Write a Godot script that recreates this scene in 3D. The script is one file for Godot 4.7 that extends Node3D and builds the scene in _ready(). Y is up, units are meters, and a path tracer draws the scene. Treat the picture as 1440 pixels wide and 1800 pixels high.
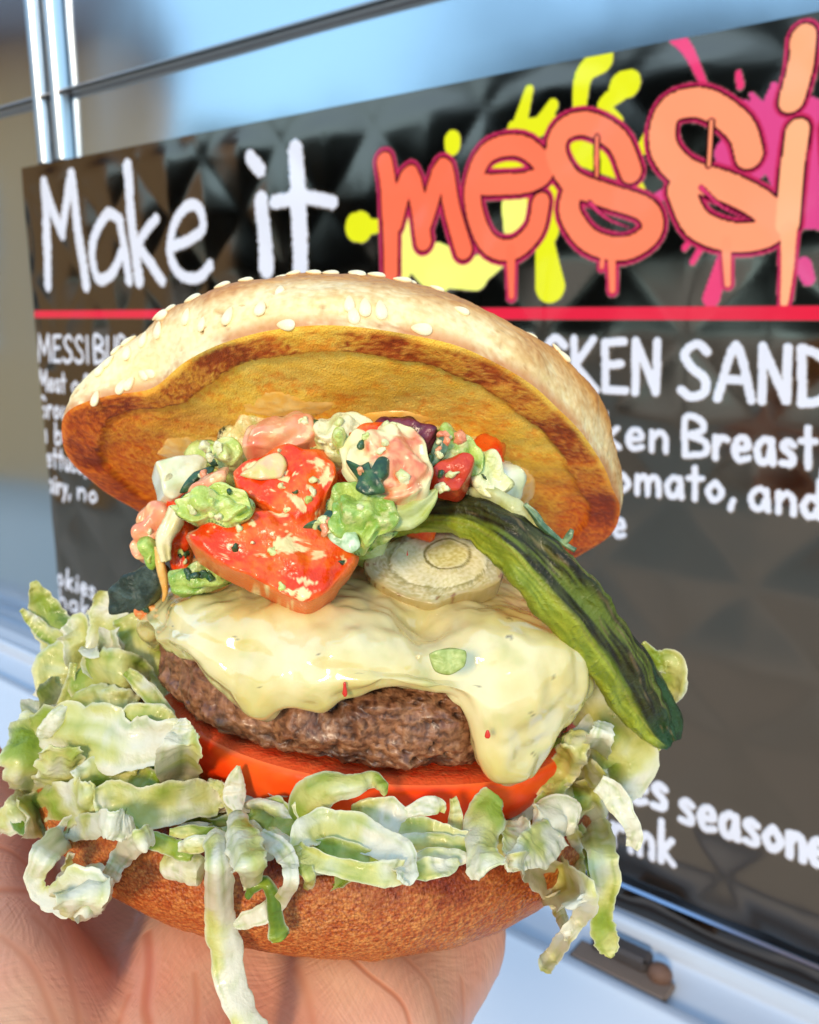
extends Node3D
# A burger held on an open palm in front of a lettered menu board on the steel side of a food truck.

const F := 1559.0                       # focal length in photograph pixels (1440 x 1800)
const CAM := Vector3(0, 1.5, 0)
const PITCH := 12.5
var cp := cos(deg_to_rad(PITCH))
var sp := sin(deg_to_rad(PITCH))
var taken := {}
var rng := RandomNumberGenerator.new()
var nz := FastNoiseLite.new()           # smooth
var nf := FastNoiseLite.new()           # fractal
var nr := FastNoiseLite.new()           # ridged
var nc := FastNoiseLite.new()           # cells
var M := {}
var lit := []                           # places and normals on the pile, for small bits
var back := 0.0                         # metres by which a pile stands farther off than its list says


# ---------------------------------------------------------------- helpers
class Acc:
	var v := PackedVector3Array()
	var n := PackedVector3Array()
	var c := PackedColorArray()
	var uv := PackedVector2Array()
	var ix := PackedInt32Array()
	var has_uv := false


func P(px: float, py: float, d: float) -> Vector3:      # the point at distance d in front of the camera's plane that stands at that place
	var dx := (px - 720.0) / F
	var dy := (900.0 - py) / F
	var r := Vector3(dx, dy * cp - sp, -cp - dy * sp)
	return CAM + r * ((d + back) / -r.z)


func ray(px: float, py: float) -> Vector3:
	var dx := (px - 720.0) / F
	var dy := (900.0 - py) / F
	return Vector3(dx, dy * cp - sp, -cp - dy * sp)


func pix(w: Vector3) -> Vector2:
	var r := w - CAM
	var f := -r.y * sp - r.z * cp
	return Vector2(720.0 + F * r.x / f, 900.0 - F * (r.y * cp - r.z * sp) / f)


func lin(r: float, g: float, b: float) -> Color:
	return Color(r / 255.0, g / 255.0, b / 255.0).srgb_to_linear()


func ss(a: float, b: float, x: float) -> float:
	return smoothstep(a, b, x)


func numbered(called: String) -> String:
	if not taken.has(called):
		taken[called] = 0
		return called
	taken[called] += 1
	return "%s_%03d" % [called, taken[called]]


func thing(called: String, label: String, category: String, at := Vector3.ZERO, group := "", kind := "") -> Node3D:
	var o := Node3D.new()
	o.name = numbered(called)
	o.position = at
	add_child(o)
	metas(o, label, category, group, kind)
	return o


func metas(o: Node, label: String, category: String, group := "", kind := "") -> void:
	if label: o.set_meta("label", label)
	if category: o.set_meta("category", category)
	if group: o.set_meta("group", group)
	if kind: o.set_meta("kind", kind)


func mesh_of(a: Acc, origin := Vector3.ZERO) -> ArrayMesh:
	var arr := []
	arr.resize(Mesh.ARRAY_MAX)
	var v := a.v
	if origin != Vector3.ZERO:
		v = Transform3D(Basis(), -origin) * a.v
	arr[Mesh.ARRAY_VERTEX] = v
	arr[Mesh.ARRAY_NORMAL] = a.n
	if a.c.size() == v.size(): arr[Mesh.ARRAY_COLOR] = a.c
	if a.has_uv: arr[Mesh.ARRAY_TEX_UV] = a.uv
	arr[Mesh.ARRAY_INDEX] = a.ix
	var m := ArrayMesh.new()
	m.add_surface_from_arrays(Mesh.PRIMITIVE_TRIANGLES, arr)
	return m


func part(called: String, a: Acc, m: Material, parent: Node3D, origin := Vector3.ZERO) -> MeshInstance3D:
	var o := MeshInstance3D.new()
	o.name = called
	o.mesh = mesh_of(a, origin)
	o.material_override = m
	parent.add_child(o, true)
	return o


func solo(called: String, a: Acc, m: Material, label: String, category: String, at: Vector3, group := "", kind := "") -> MeshInstance3D:
	var o := MeshInstance3D.new()
	o.name = numbered(called)
	o.mesh = mesh_of(a, at)
	o.material_override = m
	o.position = at
	add_child(o)
	metas(o, label, category, group, kind)
	return o


# A sheet of nu x nv points (index j * nu + i); normals come from the faces round each point.
func add_grid(a: Acc, nu: int, nv: int, p: PackedVector3Array, c: PackedColorArray, wrap := false, uv := PackedVector2Array(), flip := false) -> void:
	var base := a.v.size()
	var n := PackedVector3Array()
	n.resize(nu * nv)
	var cols := nu if wrap else nu - 1
	var ix := PackedInt32Array()
	ix.resize(cols * (nv - 1) * 6)
	var k := 0
	for j in nv - 1:
		var r0 := j * nu
		for i in cols:
			var i1 := (i + 1) % nu
			var q0 := r0 + i
			var q1 := r0 + i1
			var q2 := q1 + nu
			var q3 := q0 + nu
			var f := (p[q2] - p[q0]).cross(p[q3] - p[q1])
			if flip: f = -f
			n[q0] += f
			n[q1] += f
			n[q2] += f
			n[q3] += f
			if flip:
				ix[k] = base + q0; ix[k + 1] = base + q1; ix[k + 2] = base + q2
				ix[k + 3] = base + q0; ix[k + 4] = base + q2; ix[k + 5] = base + q3
			else:
				ix[k] = base + q0; ix[k + 1] = base + q2; ix[k + 2] = base + q1
				ix[k + 3] = base + q0; ix[k + 4] = base + q3; ix[k + 5] = base + q2
			k += 6
	for i in n.size():
		n[i] = n[i].normalized() if n[i].length_squared() > 1e-24 else Vector3.UP
	# a pole: all points of its row share one normal
	for row in [0, nv - 1]:
		if p[row * nu].distance_squared_to(p[row * nu + nu / 2]) < 1e-14:
			var s := Vector3.ZERO
			for i in nu: s += n[row * nu + i]
			s = s.normalized()
			for i in nu: n[row * nu + i] = s
	a.v.append_array(p)
	a.n.append_array(n)
	a.c.append_array(c)
	if uv.size() == p.size():
		a.uv.append_array(uv)
		a.has_uv = true
	a.ix.append_array(ix)


func normals_of(nu: int, nv: int, p: PackedVector3Array, wrap: bool) -> PackedVector3Array:
	var n := PackedVector3Array()
	n.resize(nu * nv)
	for j in nv:
		var ja := maxi(j - 1, 0) * nu
		var jb := mini(j + 1, nv - 1) * nu
		for i in nu:
			var ia := (i + nu - 1) % nu if wrap else maxi(i - 1, 0)
			var ib := (i + 1) % nu if wrap else mini(i + 1, nu - 1)
			n[j * nu + i] = (p[j * nu + ib] - p[j * nu + ia]).cross(p[jb + i] - p[ja + i]).normalized()
	return n


func box(a: Acc, t: Transform3D, s: Vector3, c: Color, bev := 0.0) -> void:
	var h := s / 2.0
	for ax in 3:
		for sg in [-1.0, 1.0]:
			var n := Vector3.ZERO
			n[ax] = sg
			var u := Vector3.ZERO
			u[(ax + 1) % 3] = 1.0
			var w := n.cross(u)
			var q := []
			for k in [[-1, -1], [1, -1], [1, 1], [-1, 1]]:
				var l: Vector3 = n * h + u * h * float(k[0]) + w.abs() * h * float(k[1]) * (1.0 if w.dot(w.abs()) > 0 else -1.0)
				if bev > 0.0:
					l -= u * bev * float(k[0]) + w * bev * float(k[1])
				q.append(l)
			var b := a.v.size()
			for l in q:
				a.v.append(t * (l as Vector3))
				a.n.append((t.basis * n).normalized())
				a.c.append(c)
			a.ix.append_array([b, b + 2, b + 1, b, b + 3, b + 2])
	if bev > 0.0:      # chamfers: one strip per edge, one triangle per corner
		for ax in 3:
			var b1 := (ax + 1) % 3
			var b2 := (ax + 2) % 3
			for s1 in [-1.0, 1.0]:
				for s2 in [-1.0, 1.0]:
					var pts := []
					for e in [-1.0, 1.0]:
						for o in [0, 1]:
							var l := Vector3.ZERO
							l[ax] = e * (h[ax] - bev)
							l[b1] = s1 * (h[b1] - (bev if o == 0 else 0.0))
							l[b2] = s2 * (h[b2] - (bev if o == 1 else 0.0))
							pts.append(l)
					var n := Vector3.ZERO
					n[b1] = s1
					n[b2] = s2
					var b := a.v.size()
					for l in pts:
						a.v.append(t * (l as Vector3))
						a.n.append((t.basis * n).normalized())
						a.c.append(c)
					a.ix.append_array([b, b + 1, b + 3, b, b + 3, b + 2])


func catmull(q: Array, t: float) -> Array:      # rows of numbers, t in 0..1 along them
	var n := q.size() - 1
	var x := clampf(t, 0.0, 1.0) * n
	var i := mini(int(x), n - 1)
	var f := x - i
	var a = q[maxi(i - 1, 0)]
	var b = q[i]
	var c = q[i + 1]
	var d = q[mini(i + 2, n)]
	var out := []
	for k in b.size():
		out.append(cubic_interpolate(b[k], c[k], a[k], d[k], f))
	return out


func rows(flat: Array, w: int) -> Array:
	var out := []
	for i in range(0, flat.size(), w):
		out.append(flat.slice(i, i + w))
	return out


# A strip that follows points [px, py, distance, width in px, turn in degrees]; a closed skin of the given thickness.
# colour: Callable(along 0..1, across -1..1, side +1/-1, place) -> Color
func strip(a: Acc, flat: Array, thick: float, bow: float, ruffle: float, colour: Callable, nlen := 36, ncross := 10, jag := 0.1, seed_ := 0.0, square := 1.0) -> void:
	var q := rows(flat, 5)
	var cen := PackedVector3Array()
	var wid := PackedFloat32Array()
	var trn := PackedFloat32Array()
	for i in nlen:
		var r := catmull(q, i / float(nlen - 1))
		cen.append(P(r[0], r[1], r[2]))
		wid.append(maxf(r[3], 2.0) * (r[2] + back) / F * 0.5)
		trn.append(deg_to_rad(r[4]))
	var ring := ncross * 2
	var p := PackedVector3Array()
	var c := PackedColorArray()
	p.resize(ring * nlen)
	c.resize(ring * nlen)
	var run := 0.0
	for i in range(1, nlen): run += cen[i].distance_to(cen[i - 1])
	var s0 := 0.5 * nz.get_noise_1d(seed_ * 173.0)                       # where the sheet is creased along its length
	var fold := (0.8 * nz.get_noise_1d(seed_ * 311.0 + 40.0)) if ruffle > 0.0 and square >= 1.0 else 0.0
	for i in nlen:
		var tan := (cen[mini(i + 1, nlen - 1)] - cen[maxi(i - 1, 0)]).normalized()
		var view := (CAM - cen[i]).normalized()
		var side := tan.cross(view).normalized().rotated(tan, trn[i])
		var up := side.cross(tan).normalized()
		var al := i / float(nlen - 1)
		var endt := ss(0.0, 0.015, al) * ss(1.0, 0.985, al)
		for k in ring:
			var s: float
			var face: float
			if k < ncross:
				s = -1.0 + 2.0 * (k + 0.5 * (1.0 if square < 1.0 else 0.0)) / float(ncross - (0 if square < 1.0 else 1))
				face = 1.0
			else:
				s = 1.0 - 2.0 * (k - ncross + 0.5 * (1.0 if square < 1.0 else 0.0)) / float(ncross - (0 if square < 1.0 else 1))
				face = -1.0
			if square >= 1.0: s = signf(s) * (1.0 - pow(1.0 - absf(s), 2.3))
			var w := wid[i]
			var edge := 1.0 + jag * (nz.get_noise_2d(al * run * 12000.0 + seed_ * 37.0, signf(s) * 200.0 + seed_ * 11.0) * 1.3 + 0.35 * nz.get_noise_2d(al * run * 46000.0 + seed_ * 17.0, signf(s) * 300.0 + seed_ * 5.0))
			var th := thick * 0.5 * pow(maxf(0.0, 1.0 - pow(absf(s), 2.0 if square >= 1.0 else 6.0)), 0.5)
			th *= endt
			var place := cen[i] + side * (w * s * edge)
			place += up * (bow * w * (1.0 - s * s) + fold * w * (absf(s - s0) - 0.5) * (1.0 + nz.get_noise_1d(al * 150.0 + seed_ * 91.0)))
			if ruffle > 0.0 and square >= 1.0:         # fine crinkles
				place += up * (0.00028 * nz.get_noise_3d(al * run * 26000.0 + seed_ * 7.0, s * w * 20000.0, seed_ * 29.0) + 0.0002 * absf(s) * nz.get_noise_2d(al * run * 34000.0 + seed_ * 3.0, signf(s) * 50.0))
			if ruffle > 0.0:
				place += up * (ruffle * w * (nz.get_noise_3d(al * run * 5200.0 + seed_ * 53.0, s * 60.0, seed_ * 71.0) * 1.3 + 0.35 * s * s * nz.get_noise_3d(al * run * 11000.0 + seed_ * 19.0, signf(s) * 300.0, 7.0)))
				place += tan * (ruffle * w * 0.5 * nz.get_noise_2d(s * 110.0 + seed_ * 31.0, 90.0 + al * 40.0))
			p[i * ring + k] = place + up * (th * face)
			c[i * ring + k] = colour.call(al, s, face, place)
	add_grid(a, ring, nlen, p, c, true)


# A slab with a rounded rim: outline in photograph pixels round a middle, standing at distance d, leaning by gx, gy (metres of distance per pixel).
# colour: Callable(pixel, 0 middle .. 1 rim, front?, place) -> Color
func pillow(a: Acc, flat: Array, d: float, gx: float, gy: float, front: float, back: float, rnd: float, rough: float, colour: Callable, n := 72, kf := 14, kb := 6, smooth_ := true, seed_ := 0.0) -> void:
	var o := rows(flat, 2)
	var mid := Vector2.ZERO
	for r in o: mid += Vector2(r[0], r[1])
	mid /= o.size()
	o.append(o[0])
	var ring := PackedVector3Array()
	var rp := PackedVector2Array()
	for i in n:
		var t := i / float(n)
		var x := t * (o.size() - 1)
		var b := int(x)
		var f := x - b
		var l := Vector2(lerpf(o[b][0], o[b + 1][0], f), lerpf(o[b][1], o[b + 1][1], f))
		if smooth_:
			var m := o.size() - 1
			var z = o[(b + m - 1) % m]
			var y = o[(b + 2) % m]
			var cu := Vector2(cubic_interpolate(o[b][0], o[b + 1][0], z[0], y[0], f), cubic_interpolate(o[b][1], o[b + 1][1], z[1], y[1], f))
			l = l.lerp(cu, 0.7)
		rp.append(l)
		ring.append(P(l.x, l.y, d + gx * (l.x - mid.x) + gy * (l.y - mid.y)))
	var cm := P(mid.x, mid.y, d)
	var nn := Vector3.ZERO
	for i in n: nn += (ring[i] - cm).cross(ring[(i + 1) % n] - cm)
	nn = nn.normalized()
	if nn.dot(CAM - cm) < 0: nn = -nn
	var nv := kf + kb
	var p := PackedVector3Array()
	var c := PackedColorArray()
	for j in nv:
		var s: float
		var h: float
		var is_front := j < kf
		if is_front:
			s = lerpf(j / float(kf - 1), sin(PI / 2 * j / float(kf - 1)), 0.5)
			h = front * pow(maxf(0.0, 1.0 - pow(s, rnd)), 1.0 / rnd)
		else:
			s = cos(PI / 2 * (j - kf + 1) / float(kb))
			h = -back * pow(maxf(0.0, 1.0 - pow(s, rnd)), 1.0 / rnd)
		for i in n:
			var w := cm + (ring[i] - cm) * s
			var e := nf.get_noise_3d(w.x * 9000.0 + seed_ * 91.0, w.y * 9000.0, w.z * 9000.0)
			var g := nz.get_noise_3d(w.x * 11000.0 + seed_ * 17.0, w.y * 11000.0, h * 20000.0)
			w += nn * (h + rough * (g + 0.4 * e)) + (ring[i] - cm).normalized() * (rough * 0.8 * g * s)
			p.append(w)
			c.append(colour.call(mid.lerp(rp[i], s), s, is_front, w))
	var flip := (p[n] - p[0]).cross(p[n + 1] - p[n]).dot(nn) > 0
	# orientation: outward must agree with nn on the front
	var du := p[2 * n + 1] - p[2 * n]
	var dv := p[3 * n] - p[2 * n]
	flip = du.cross(dv).dot(nn) < 0
	add_grid(a, n, nv, p, c, true, PackedVector2Array(), flip)


# A lump: a sphere drawn out to rx, ry, rz (metres) in a basis and roughened.
func lump(a: Acc, at: Vector3, b: Basis, r: Vector3, rough: float, freq: float, colour: Callable, seed_ := 0.0, nu := 36, nv := 22, sq := 1.0) -> void:
	var p := PackedVector3Array()
	var c := PackedColorArray()
	for j in nv:
		var ph := PI * j / float(nv - 1)
		for i in nu:
			var th := TAU * i / float(nu)
			var d := Vector3(sin(ph) * cos(th), cos(ph), sin(ph) * sin(th))
			if sq < 1.0:
				d = Vector3(signf(d.x) * pow(absf(d.x), sq), signf(d.y) * pow(absf(d.y), sq), signf(d.z) * pow(absf(d.z), sq))
			var l := d * r
			var g := nz.get_noise_3d(l.x * freq + seed_ * 77.0, l.y * freq + seed_ * 13.0, l.z * freq) + 0.45 * nf.get_noise_3d(l.x * freq * 2.0, l.y * freq * 2.0 + seed_ * 41.0, l.z * freq * 2.0)
			l += d.normalized() * (rough * g)
			var w := at + b * l
			p.append(w)
			c.append(colour.call(w, d, g))
	add_grid(a, nu, nv, p, c, true)


func frame(centre: Vector3, roll: float, tilt: float) -> Transform3D:      # roll: right side down; tilt: front up (degrees)
	return Transform3D(Basis(Vector3.BACK, -deg_to_rad(roll)) * Basis(Vector3.RIGHT, -deg_to_rad(tilt)), CAM + centre)


func noise_tex(kind: int, freq: float, oct := 3, size := 512, ridged := false, cell_return := FastNoiseLite.RETURN_DISTANCE) -> NoiseTexture2D:
	var f := FastNoiseLite.new()
	f.noise_type = kind
	f.frequency = freq
	f.seed = 7
	f.fractal_octaves = oct
	f.fractal_type = FastNoiseLite.FRACTAL_RIDGED if ridged else FastNoiseLite.FRACTAL_FBM
	f.cellular_return_type = cell_return
	var t := NoiseTexture2D.new()
	t.width = size
	t.height = size
	t.seamless = true
	t.noise = f
	return t


func mat(rough: float, bump: Texture2D = null, depth := 0.0, scale_ := 30.0, sss := 0.0, spec := 0.5, coat := 0.0, coat_rough := 0.1) -> StandardMaterial3D:
	var m := StandardMaterial3D.new()
	m.vertex_color_use_as_albedo = true
	m.roughness = rough
	m.metallic_specular = spec
	if bump:
		m.heightmap_enabled = true
		m.heightmap_texture = bump
		m.heightmap_scale = depth
		m.uv1_triplanar = true
		m.uv1_scale = Vector3.ONE * scale_
	if sss > 0.0:
		m.subsurf_scatter_enabled = true
		m.subsurf_scatter_strength = sss
	if coat > 0.0:
		m.clearcoat_enabled = true
		m.clearcoat = coat
		m.clearcoat_roughness = coat_rough
	return m


# fine tone within a material: a pattern of the surface itself, laid over its colour
func speckle(m: StandardMaterial3D, kind: int, freq: float, ramp: Array) -> void:
	var t := noise_tex(kind, freq, 3)
	var g := Gradient.new()
	var off := PackedFloat32Array()
	var col := PackedColorArray()
	for i in range(0, ramp.size(), 2):
		off.append(ramp[i])
		col.append(ramp[i + 1])
	g.offsets = off
	g.colors = col
	t.color_ramp = g
	m.albedo_texture = t


func n3(f: FastNoiseLite, p: Vector3, k: float, o := 0.0) -> float:
	return f.get_noise_3d(p.x * k + o, p.y * k + o * 1.7, p.z * k - o)


func set_up_noise() -> void:
	nz.noise_type = FastNoiseLite.TYPE_SIMPLEX_SMOOTH
	nz.frequency = 0.02
	nz.fractal_type = FastNoiseLite.FRACTAL_NONE
	nf.noise_type = FastNoiseLite.TYPE_SIMPLEX_SMOOTH
	nf.frequency = 0.02
	nf.fractal_octaves = 4
	nr.noise_type = FastNoiseLite.TYPE_SIMPLEX
	nr.frequency = 0.02
	nr.fractal_type = FastNoiseLite.FRACTAL_RIDGED
	nr.fractal_octaves = 3
	nc.noise_type = FastNoiseLite.TYPE_CELLULAR
	nc.frequency = 0.02
	nc.cellular_return_type = FastNoiseLite.RETURN_DISTANCE
	nz.seed = 3
	nf.seed = 5
	nr.seed = 9
	nc.seed = 11


func set_up_materials() -> void:
	var grain := noise_tex(FastNoiseLite.TYPE_SIMPLEX_SMOOTH, 0.06, 4)
	var crumb := noise_tex(FastNoiseLite.TYPE_CELLULAR, 0.09, 2)
	var soft := noise_tex(FastNoiseLite.TYPE_SIMPLEX_SMOOTH, 0.02, 3)
	var vein := noise_tex(FastNoiseLite.TYPE_SIMPLEX, 0.012, 3, 512, true)
	M.crust = mat(0.5, grain, 0.014, 22.0, 0.0, 0.4)
	M.toast = mat(0.45, crumb, 0.045, 34.0, 0.0, 0.45)
	M.crumb = mat(0.62, crumb, 0.022, 60.0, 0.0, 0.4)
	M.seed = mat(0.35, grain, 0.006, 60.0, 0.0, 0.5)
	M.meat = mat(0.5, grain, 0.05, 17.0, 0.0, 0.5, 0.2, 0.2)
	M.cheese = mat(0.14, soft, 0.006, 30.0, 0.10, 0.55, 0.8, 0.06)
	M.flesh = mat(0.3, grain, 0.018, 34.0, 0.0, 0.4, 0.2, 0.12)
	M.skin_red = mat(0.36, grain, 0.005, 18.0, 0.0, 0.3)
	M.leaf = mat(0.38, vein, 0.014, 70.0, 0.0, 0.45, 0.25, 0.12)
	M.leaf.backlight_enabled = true
	M.leaf.backlight = Color(0.8, 0.8, 0.7)
	M.herb = mat(0.38, vein, 0.012, 60.0, 0.0, 0.5, 0.2, 0.2)
	M.herb.backlight_enabled = true
	M.herb.backlight = Color(0.3, 0.3, 0.25)
	M.avocado = mat(0.3, grain, 0.03, 30.0, 0.0, 0.5, 0.3, 0.2)
	M.sauce = mat(0.3, soft, 0.012, 40.0, 0.0, 0.5, 0.3, 0.15)
	M.pepper = mat(0.46, vein, 0.05, 36.0, 0.0, 0.35, 0.08, 0.2)
	M.onion = mat(0.26, grain, 0.005, 40.0, 0.0, 0.5, 0.35, 0.15)
	speckle(M.toast, FastNoiseLite.TYPE_CELLULAR, 0.11, [0.0, Color(1, 1, 1), 0.35, Color(0.9, 0.84, 0.78), 0.75, Color(0.62, 0.48, 0.38), 1.0, Color(0.45, 0.3, 0.22)])
	speckle(M.crumb, FastNoiseLite.TYPE_CELLULAR, 0.10, [0.0, Color(1, 1, 1), 0.55, Color(1, 0.99, 0.96), 0.78, Color(0.95, 0.82, 0.6), 1.0, Color(0.62, 0.36, 0.2)])
	speckle(M.crust, FastNoiseLite.TYPE_SIMPLEX_SMOOTH, 0.05, [0.0, Color(0.92, 0.87, 0.76), 0.45, Color(0.99, 0.98, 0.95), 0.6, Color(1, 1, 1), 1.0, Color(1, 1, 1)])
	speckle(M.meat, FastNoiseLite.TYPE_SIMPLEX, 0.06, [0.0, Color(0.36, 0.28, 0.24), 0.42, Color(0.8, 0.75, 0.7), 0.6, Color(1, 1, 1), 1.0, Color(1, 0.96, 0.92)])
	M.grain = grain
	M.soft = soft


# ---------------------------------------------------------------- the truck's side and its menu board
const WN := Vector3(-0.6239, 0, 0.7815)         # the wall faces this way
const WR := Vector3(0.7815, 0, 0.6239)          # along the wall, towards the near end
const S0 := -0.80
const S1 := 0.30
var wo := Vector3.ZERO                          # where the wall's own axes start
var im: Image
var tw := 2048
var thh := 1024
var px_m := 0.0
var t_top := 0.0
var t_low := 0.0
var s_left := 0.0


func wall_st(px: float, py: float) -> Vector2:
	var r := ray(px, py)
	var w := CAM + r * ((wo - CAM).dot(WN) / r.dot(WN))
	return Vector2((w - wo).dot(WR), w.y - wo.y)


func wall_pt(s: float, t: float, out_ := 0.0) -> Vector3:
	return wo + WR * s + Vector3.UP * t + WN * out_


func tx(px: float, py: float) -> Vector2:       # pixel of the print
	var q := wall_st(px, py)
	return Vector2((q.x - s_left) * px_m, (t_top - q.y) * px_m)


func capsule(a: Vector2, b: Vector2, ra: float, rb: float, c: Color, rough := 0.0) -> void:
	var m := maxf(ra, rb) + 2.0
	var x0 := maxi(0, int(minf(a.x, b.x) - m))
	var x1 := mini(tw - 1, int(maxf(a.x, b.x) + m))
	var y0 := maxi(0, int(minf(a.y, b.y) - m))
	var y1 := mini(thh - 1, int(maxf(a.y, b.y) + m))
	var d := b - a
	var dd := maxf(d.length_squared(), 1e-6)
	for y in range(y0, y1 + 1):
		for x in range(x0, x1 + 1):
			var p := Vector2(x, y)
			var t := clampf((p - a).dot(d) / dd, 0.0, 1.0)
			var l := p.distance_to(a + d * t) - lerpf(ra, rb, t)
			if rough > 0.0:
				l += rough * nf.get_noise_2d(x * 16.0, y * 5.0)
			if l < 0.7:
				var k := clampf(0.5 - l, 0.0, 1.0)
				im.set_pixel(x, y, c if k >= 1.0 else im.get_pixel(x, y).lerp(c, k))


# strokes: flat lists of photograph pixels; width in photograph pixels at the place
func stroke(flat: Array, w: float, c: Color, rough := 0.0, curve := true, w2 := -1.0) -> void:
	var q := rows(flat, 2)
	var n := (q.size() - 1) * (5 if curve and q.size() > 2 else 1)
	var last := Vector2.ZERO
	var lr := 0.0
	for i in n + 1:
		var f := i / float(n)
		var r := catmull(q, f) if curve else [lerpf(q[0][0], q[1][0], f), lerpf(q[0][1], q[1][1], f)]
		if not curve and q.size() > 2:
			r = q[i]
		var at := tx(r[0], r[1])
		var rr := (tx(r[0], r[1] + (w if w2 < 0 else lerpf(w, w2, f)) * 0.5) - at).length()
		if i > 0: capsule(last, at, lr, rr, c, rough)
		last = at
		lr = rr


func glyph(ch: String) -> Array:                # [width, stroke, stroke ...]; x to the right, y up from the line, capitals 1 high
	match ch:
		"A": return [0.7, [0, 0, 0.36, 1, 0.66, 0], [0.15, 0.36, 0.55, 0.36]]
		"B": return [0.6, [0, 0, 0, 1, 0.4, 0.95, 0.45, 0.7, 0.1, 0.55, 0.5, 0.4, 0.5, 0.1, 0, 0]]
		"C": return [0.6, [0.55, 0.85, 0.3, 1, 0.03, 0.6, 0.1, 0.15, 0.35, 0, 0.55, 0.15]]
		"D": return [0.65, [0.05, 0, 0.05, 1], [0.05, 1, 0.45, 0.85, 0.6, 0.5, 0.45, 0.1, 0.05, 0]]
		"E": return [0.55, [0.48, 0.98, 0.05, 0.95], [0.05, 0.95, 0.05, 0.02], [0.05, 0.5, 0.4, 0.54], [0.05, 0.02, 0.5, 0.02]]
		"G": return [0.65, [0.55, 0.85, 0.3, 1, 0.03, 0.6, 0.1, 0.1, 0.5, 0.05, 0.55, 0.45, 0.33, 0.45]]
		"H": return [0.62, [0.05, 0, 0.05, 1], [0.55, 0, 0.55, 1], [0.05, 0.5, 0.55, 0.5]]
		"I": return [0.2, [0.1, 0, 0.1, 1]]
		"K": return [0.6, [0.05, 0, 0.05, 1], [0.5, 1, 0.08, 0.48], [0.08, 0.48, 0.55, 0]]
		"L": return [0.5, [0.05, 1, 0.05, 0], [0.05, 0, 0.45, 0]]
		"M": return [0.8, [0.02, 0, 0.1, 1], [0.1, 1, 0.38, 0.3], [0.38, 0.3, 0.66, 1], [0.66, 1, 0.74, 0]]
		"N": return [0.65, [0.05, 0, 0.07, 1], [0.07, 1, 0.52, 0.03], [0.52, 0.03, 0.56, 1]]
		"R": return [0.6, [0.05, 0, 0.05, 1, 0.4, 0.95, 0.42, 0.65, 0.08, 0.5], [0.15, 0.5, 0.55, 0]]
		"S": return [0.58, [0.5, 0.85, 0.3, 1, 0.06, 0.8, 0.2, 0.55, 0.45, 0.35, 0.45, 0.1, 0.2, 0, 0, 0.12]]
		"U": return [0.62, [0.05, 1, 0.05, 0.3, 0.28, 0, 0.52, 0.3, 0.54, 1]]
		"W": return [0.85, [0, 1, 0.2, 0], [0.2, 0, 0.4, 0.7], [0.4, 0.7, 0.6, 0], [0.6, 0, 0.8, 1]]
		"a": return [0.52, [0.4, 0.5, 0.22, 0.6, 0.03, 0.35, 0.1, 0.04, 0.28, 0.05, 0.4, 0.35], [0.4, 0.58, 0.44, 0]]
		"b": return [0.5, [0.05, 1, 0.05, 0, 0.35, 0.05, 0.42, 0.35, 0.25, 0.55, 0.06, 0.35]]
		"c": return [0.45, [0.38, 0.5, 0.2, 0.58, 0.03, 0.3, 0.15, 0.02, 0.38, 0.1]]
		"d": return [0.52, [0.4, 0.4, 0.2, 0.55, 0.03, 0.28, 0.12, 0.02, 0.3, 0.05, 0.4, 0.3], [0.42, 1, 0.42, 0]]
		"e": return [0.48, [0.06, 0.28, 0.38, 0.34, 0.32, 0.56, 0.15, 0.55, 0.03, 0.28, 0.15, 0.02, 0.4, 0.08]]
		"f": return [0.36, [0.34, 0.95, 0.2, 0.98, 0.15, 0.7, 0.15, 0], [0, 0.55, 0.32, 0.55]]
		"h": return [0.5, [0.05, 1, 0.05, 0], [0.05, 0.35, 0.25, 0.56, 0.4, 0.4, 0.41, 0]]
		"i": return [0.18, [0.08, 0.55, 0.08, 0], [0.08, 0.8, 0.09, 0.82]]
		"k": return [0.46, [0.05, 1, 0.05, 0], [0.35, 0.58, 0.08, 0.26], [0.1, 0.28, 0.4, 0]]
		"l": return [0.18, [0.08, 1, 0.08, 0]]
		"m": return [0.74, [0.04, 0.55, 0.05, 0], [0.05, 0.35, 0.2, 0.56, 0.33, 0.4, 0.34, 0], [0.34, 0.35, 0.5, 0.56, 0.64, 0.4, 0.65, 0]]
		"n": return [0.5, [0.05, 0.55, 0.05, 0], [0.05, 0.32, 0.24, 0.56, 0.4, 0.4, 0.41, 0]]
		"o": return [0.52, [0.24, 0.56, 0.04, 0.3, 0.2, 0.02, 0.44, 0.26, 0.26, 0.56]]
		"r": return [0.38, [0.05, 0.55, 0.05, 0], [0.05, 0.3, 0.2, 0.54, 0.35, 0.5]]
		"s": return [0.42, [0.34, 0.5, 0.18, 0.58, 0.06, 0.44, 0.3, 0.22, 0.28, 0.03, 0.03, 0.04]]
		"t": return [0.4, [0.18, 0.95, 0.18, 0], [0, 0.62, 0.38, 0.64]]
		"u": return [0.5, [0.05, 0.55, 0.06, 0.15, 0.22, 0, 0.38, 0.2], [0.4, 0.55, 0.42, 0]]
		"y": return [0.46, [0.05, 0.55, 0.2, 0.1], [0.4, 0.55, 0.1, -0.3]]
		",": return [0.22, [0.12, 0.08, 0.04, -0.18]]
	return [0.3]


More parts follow.
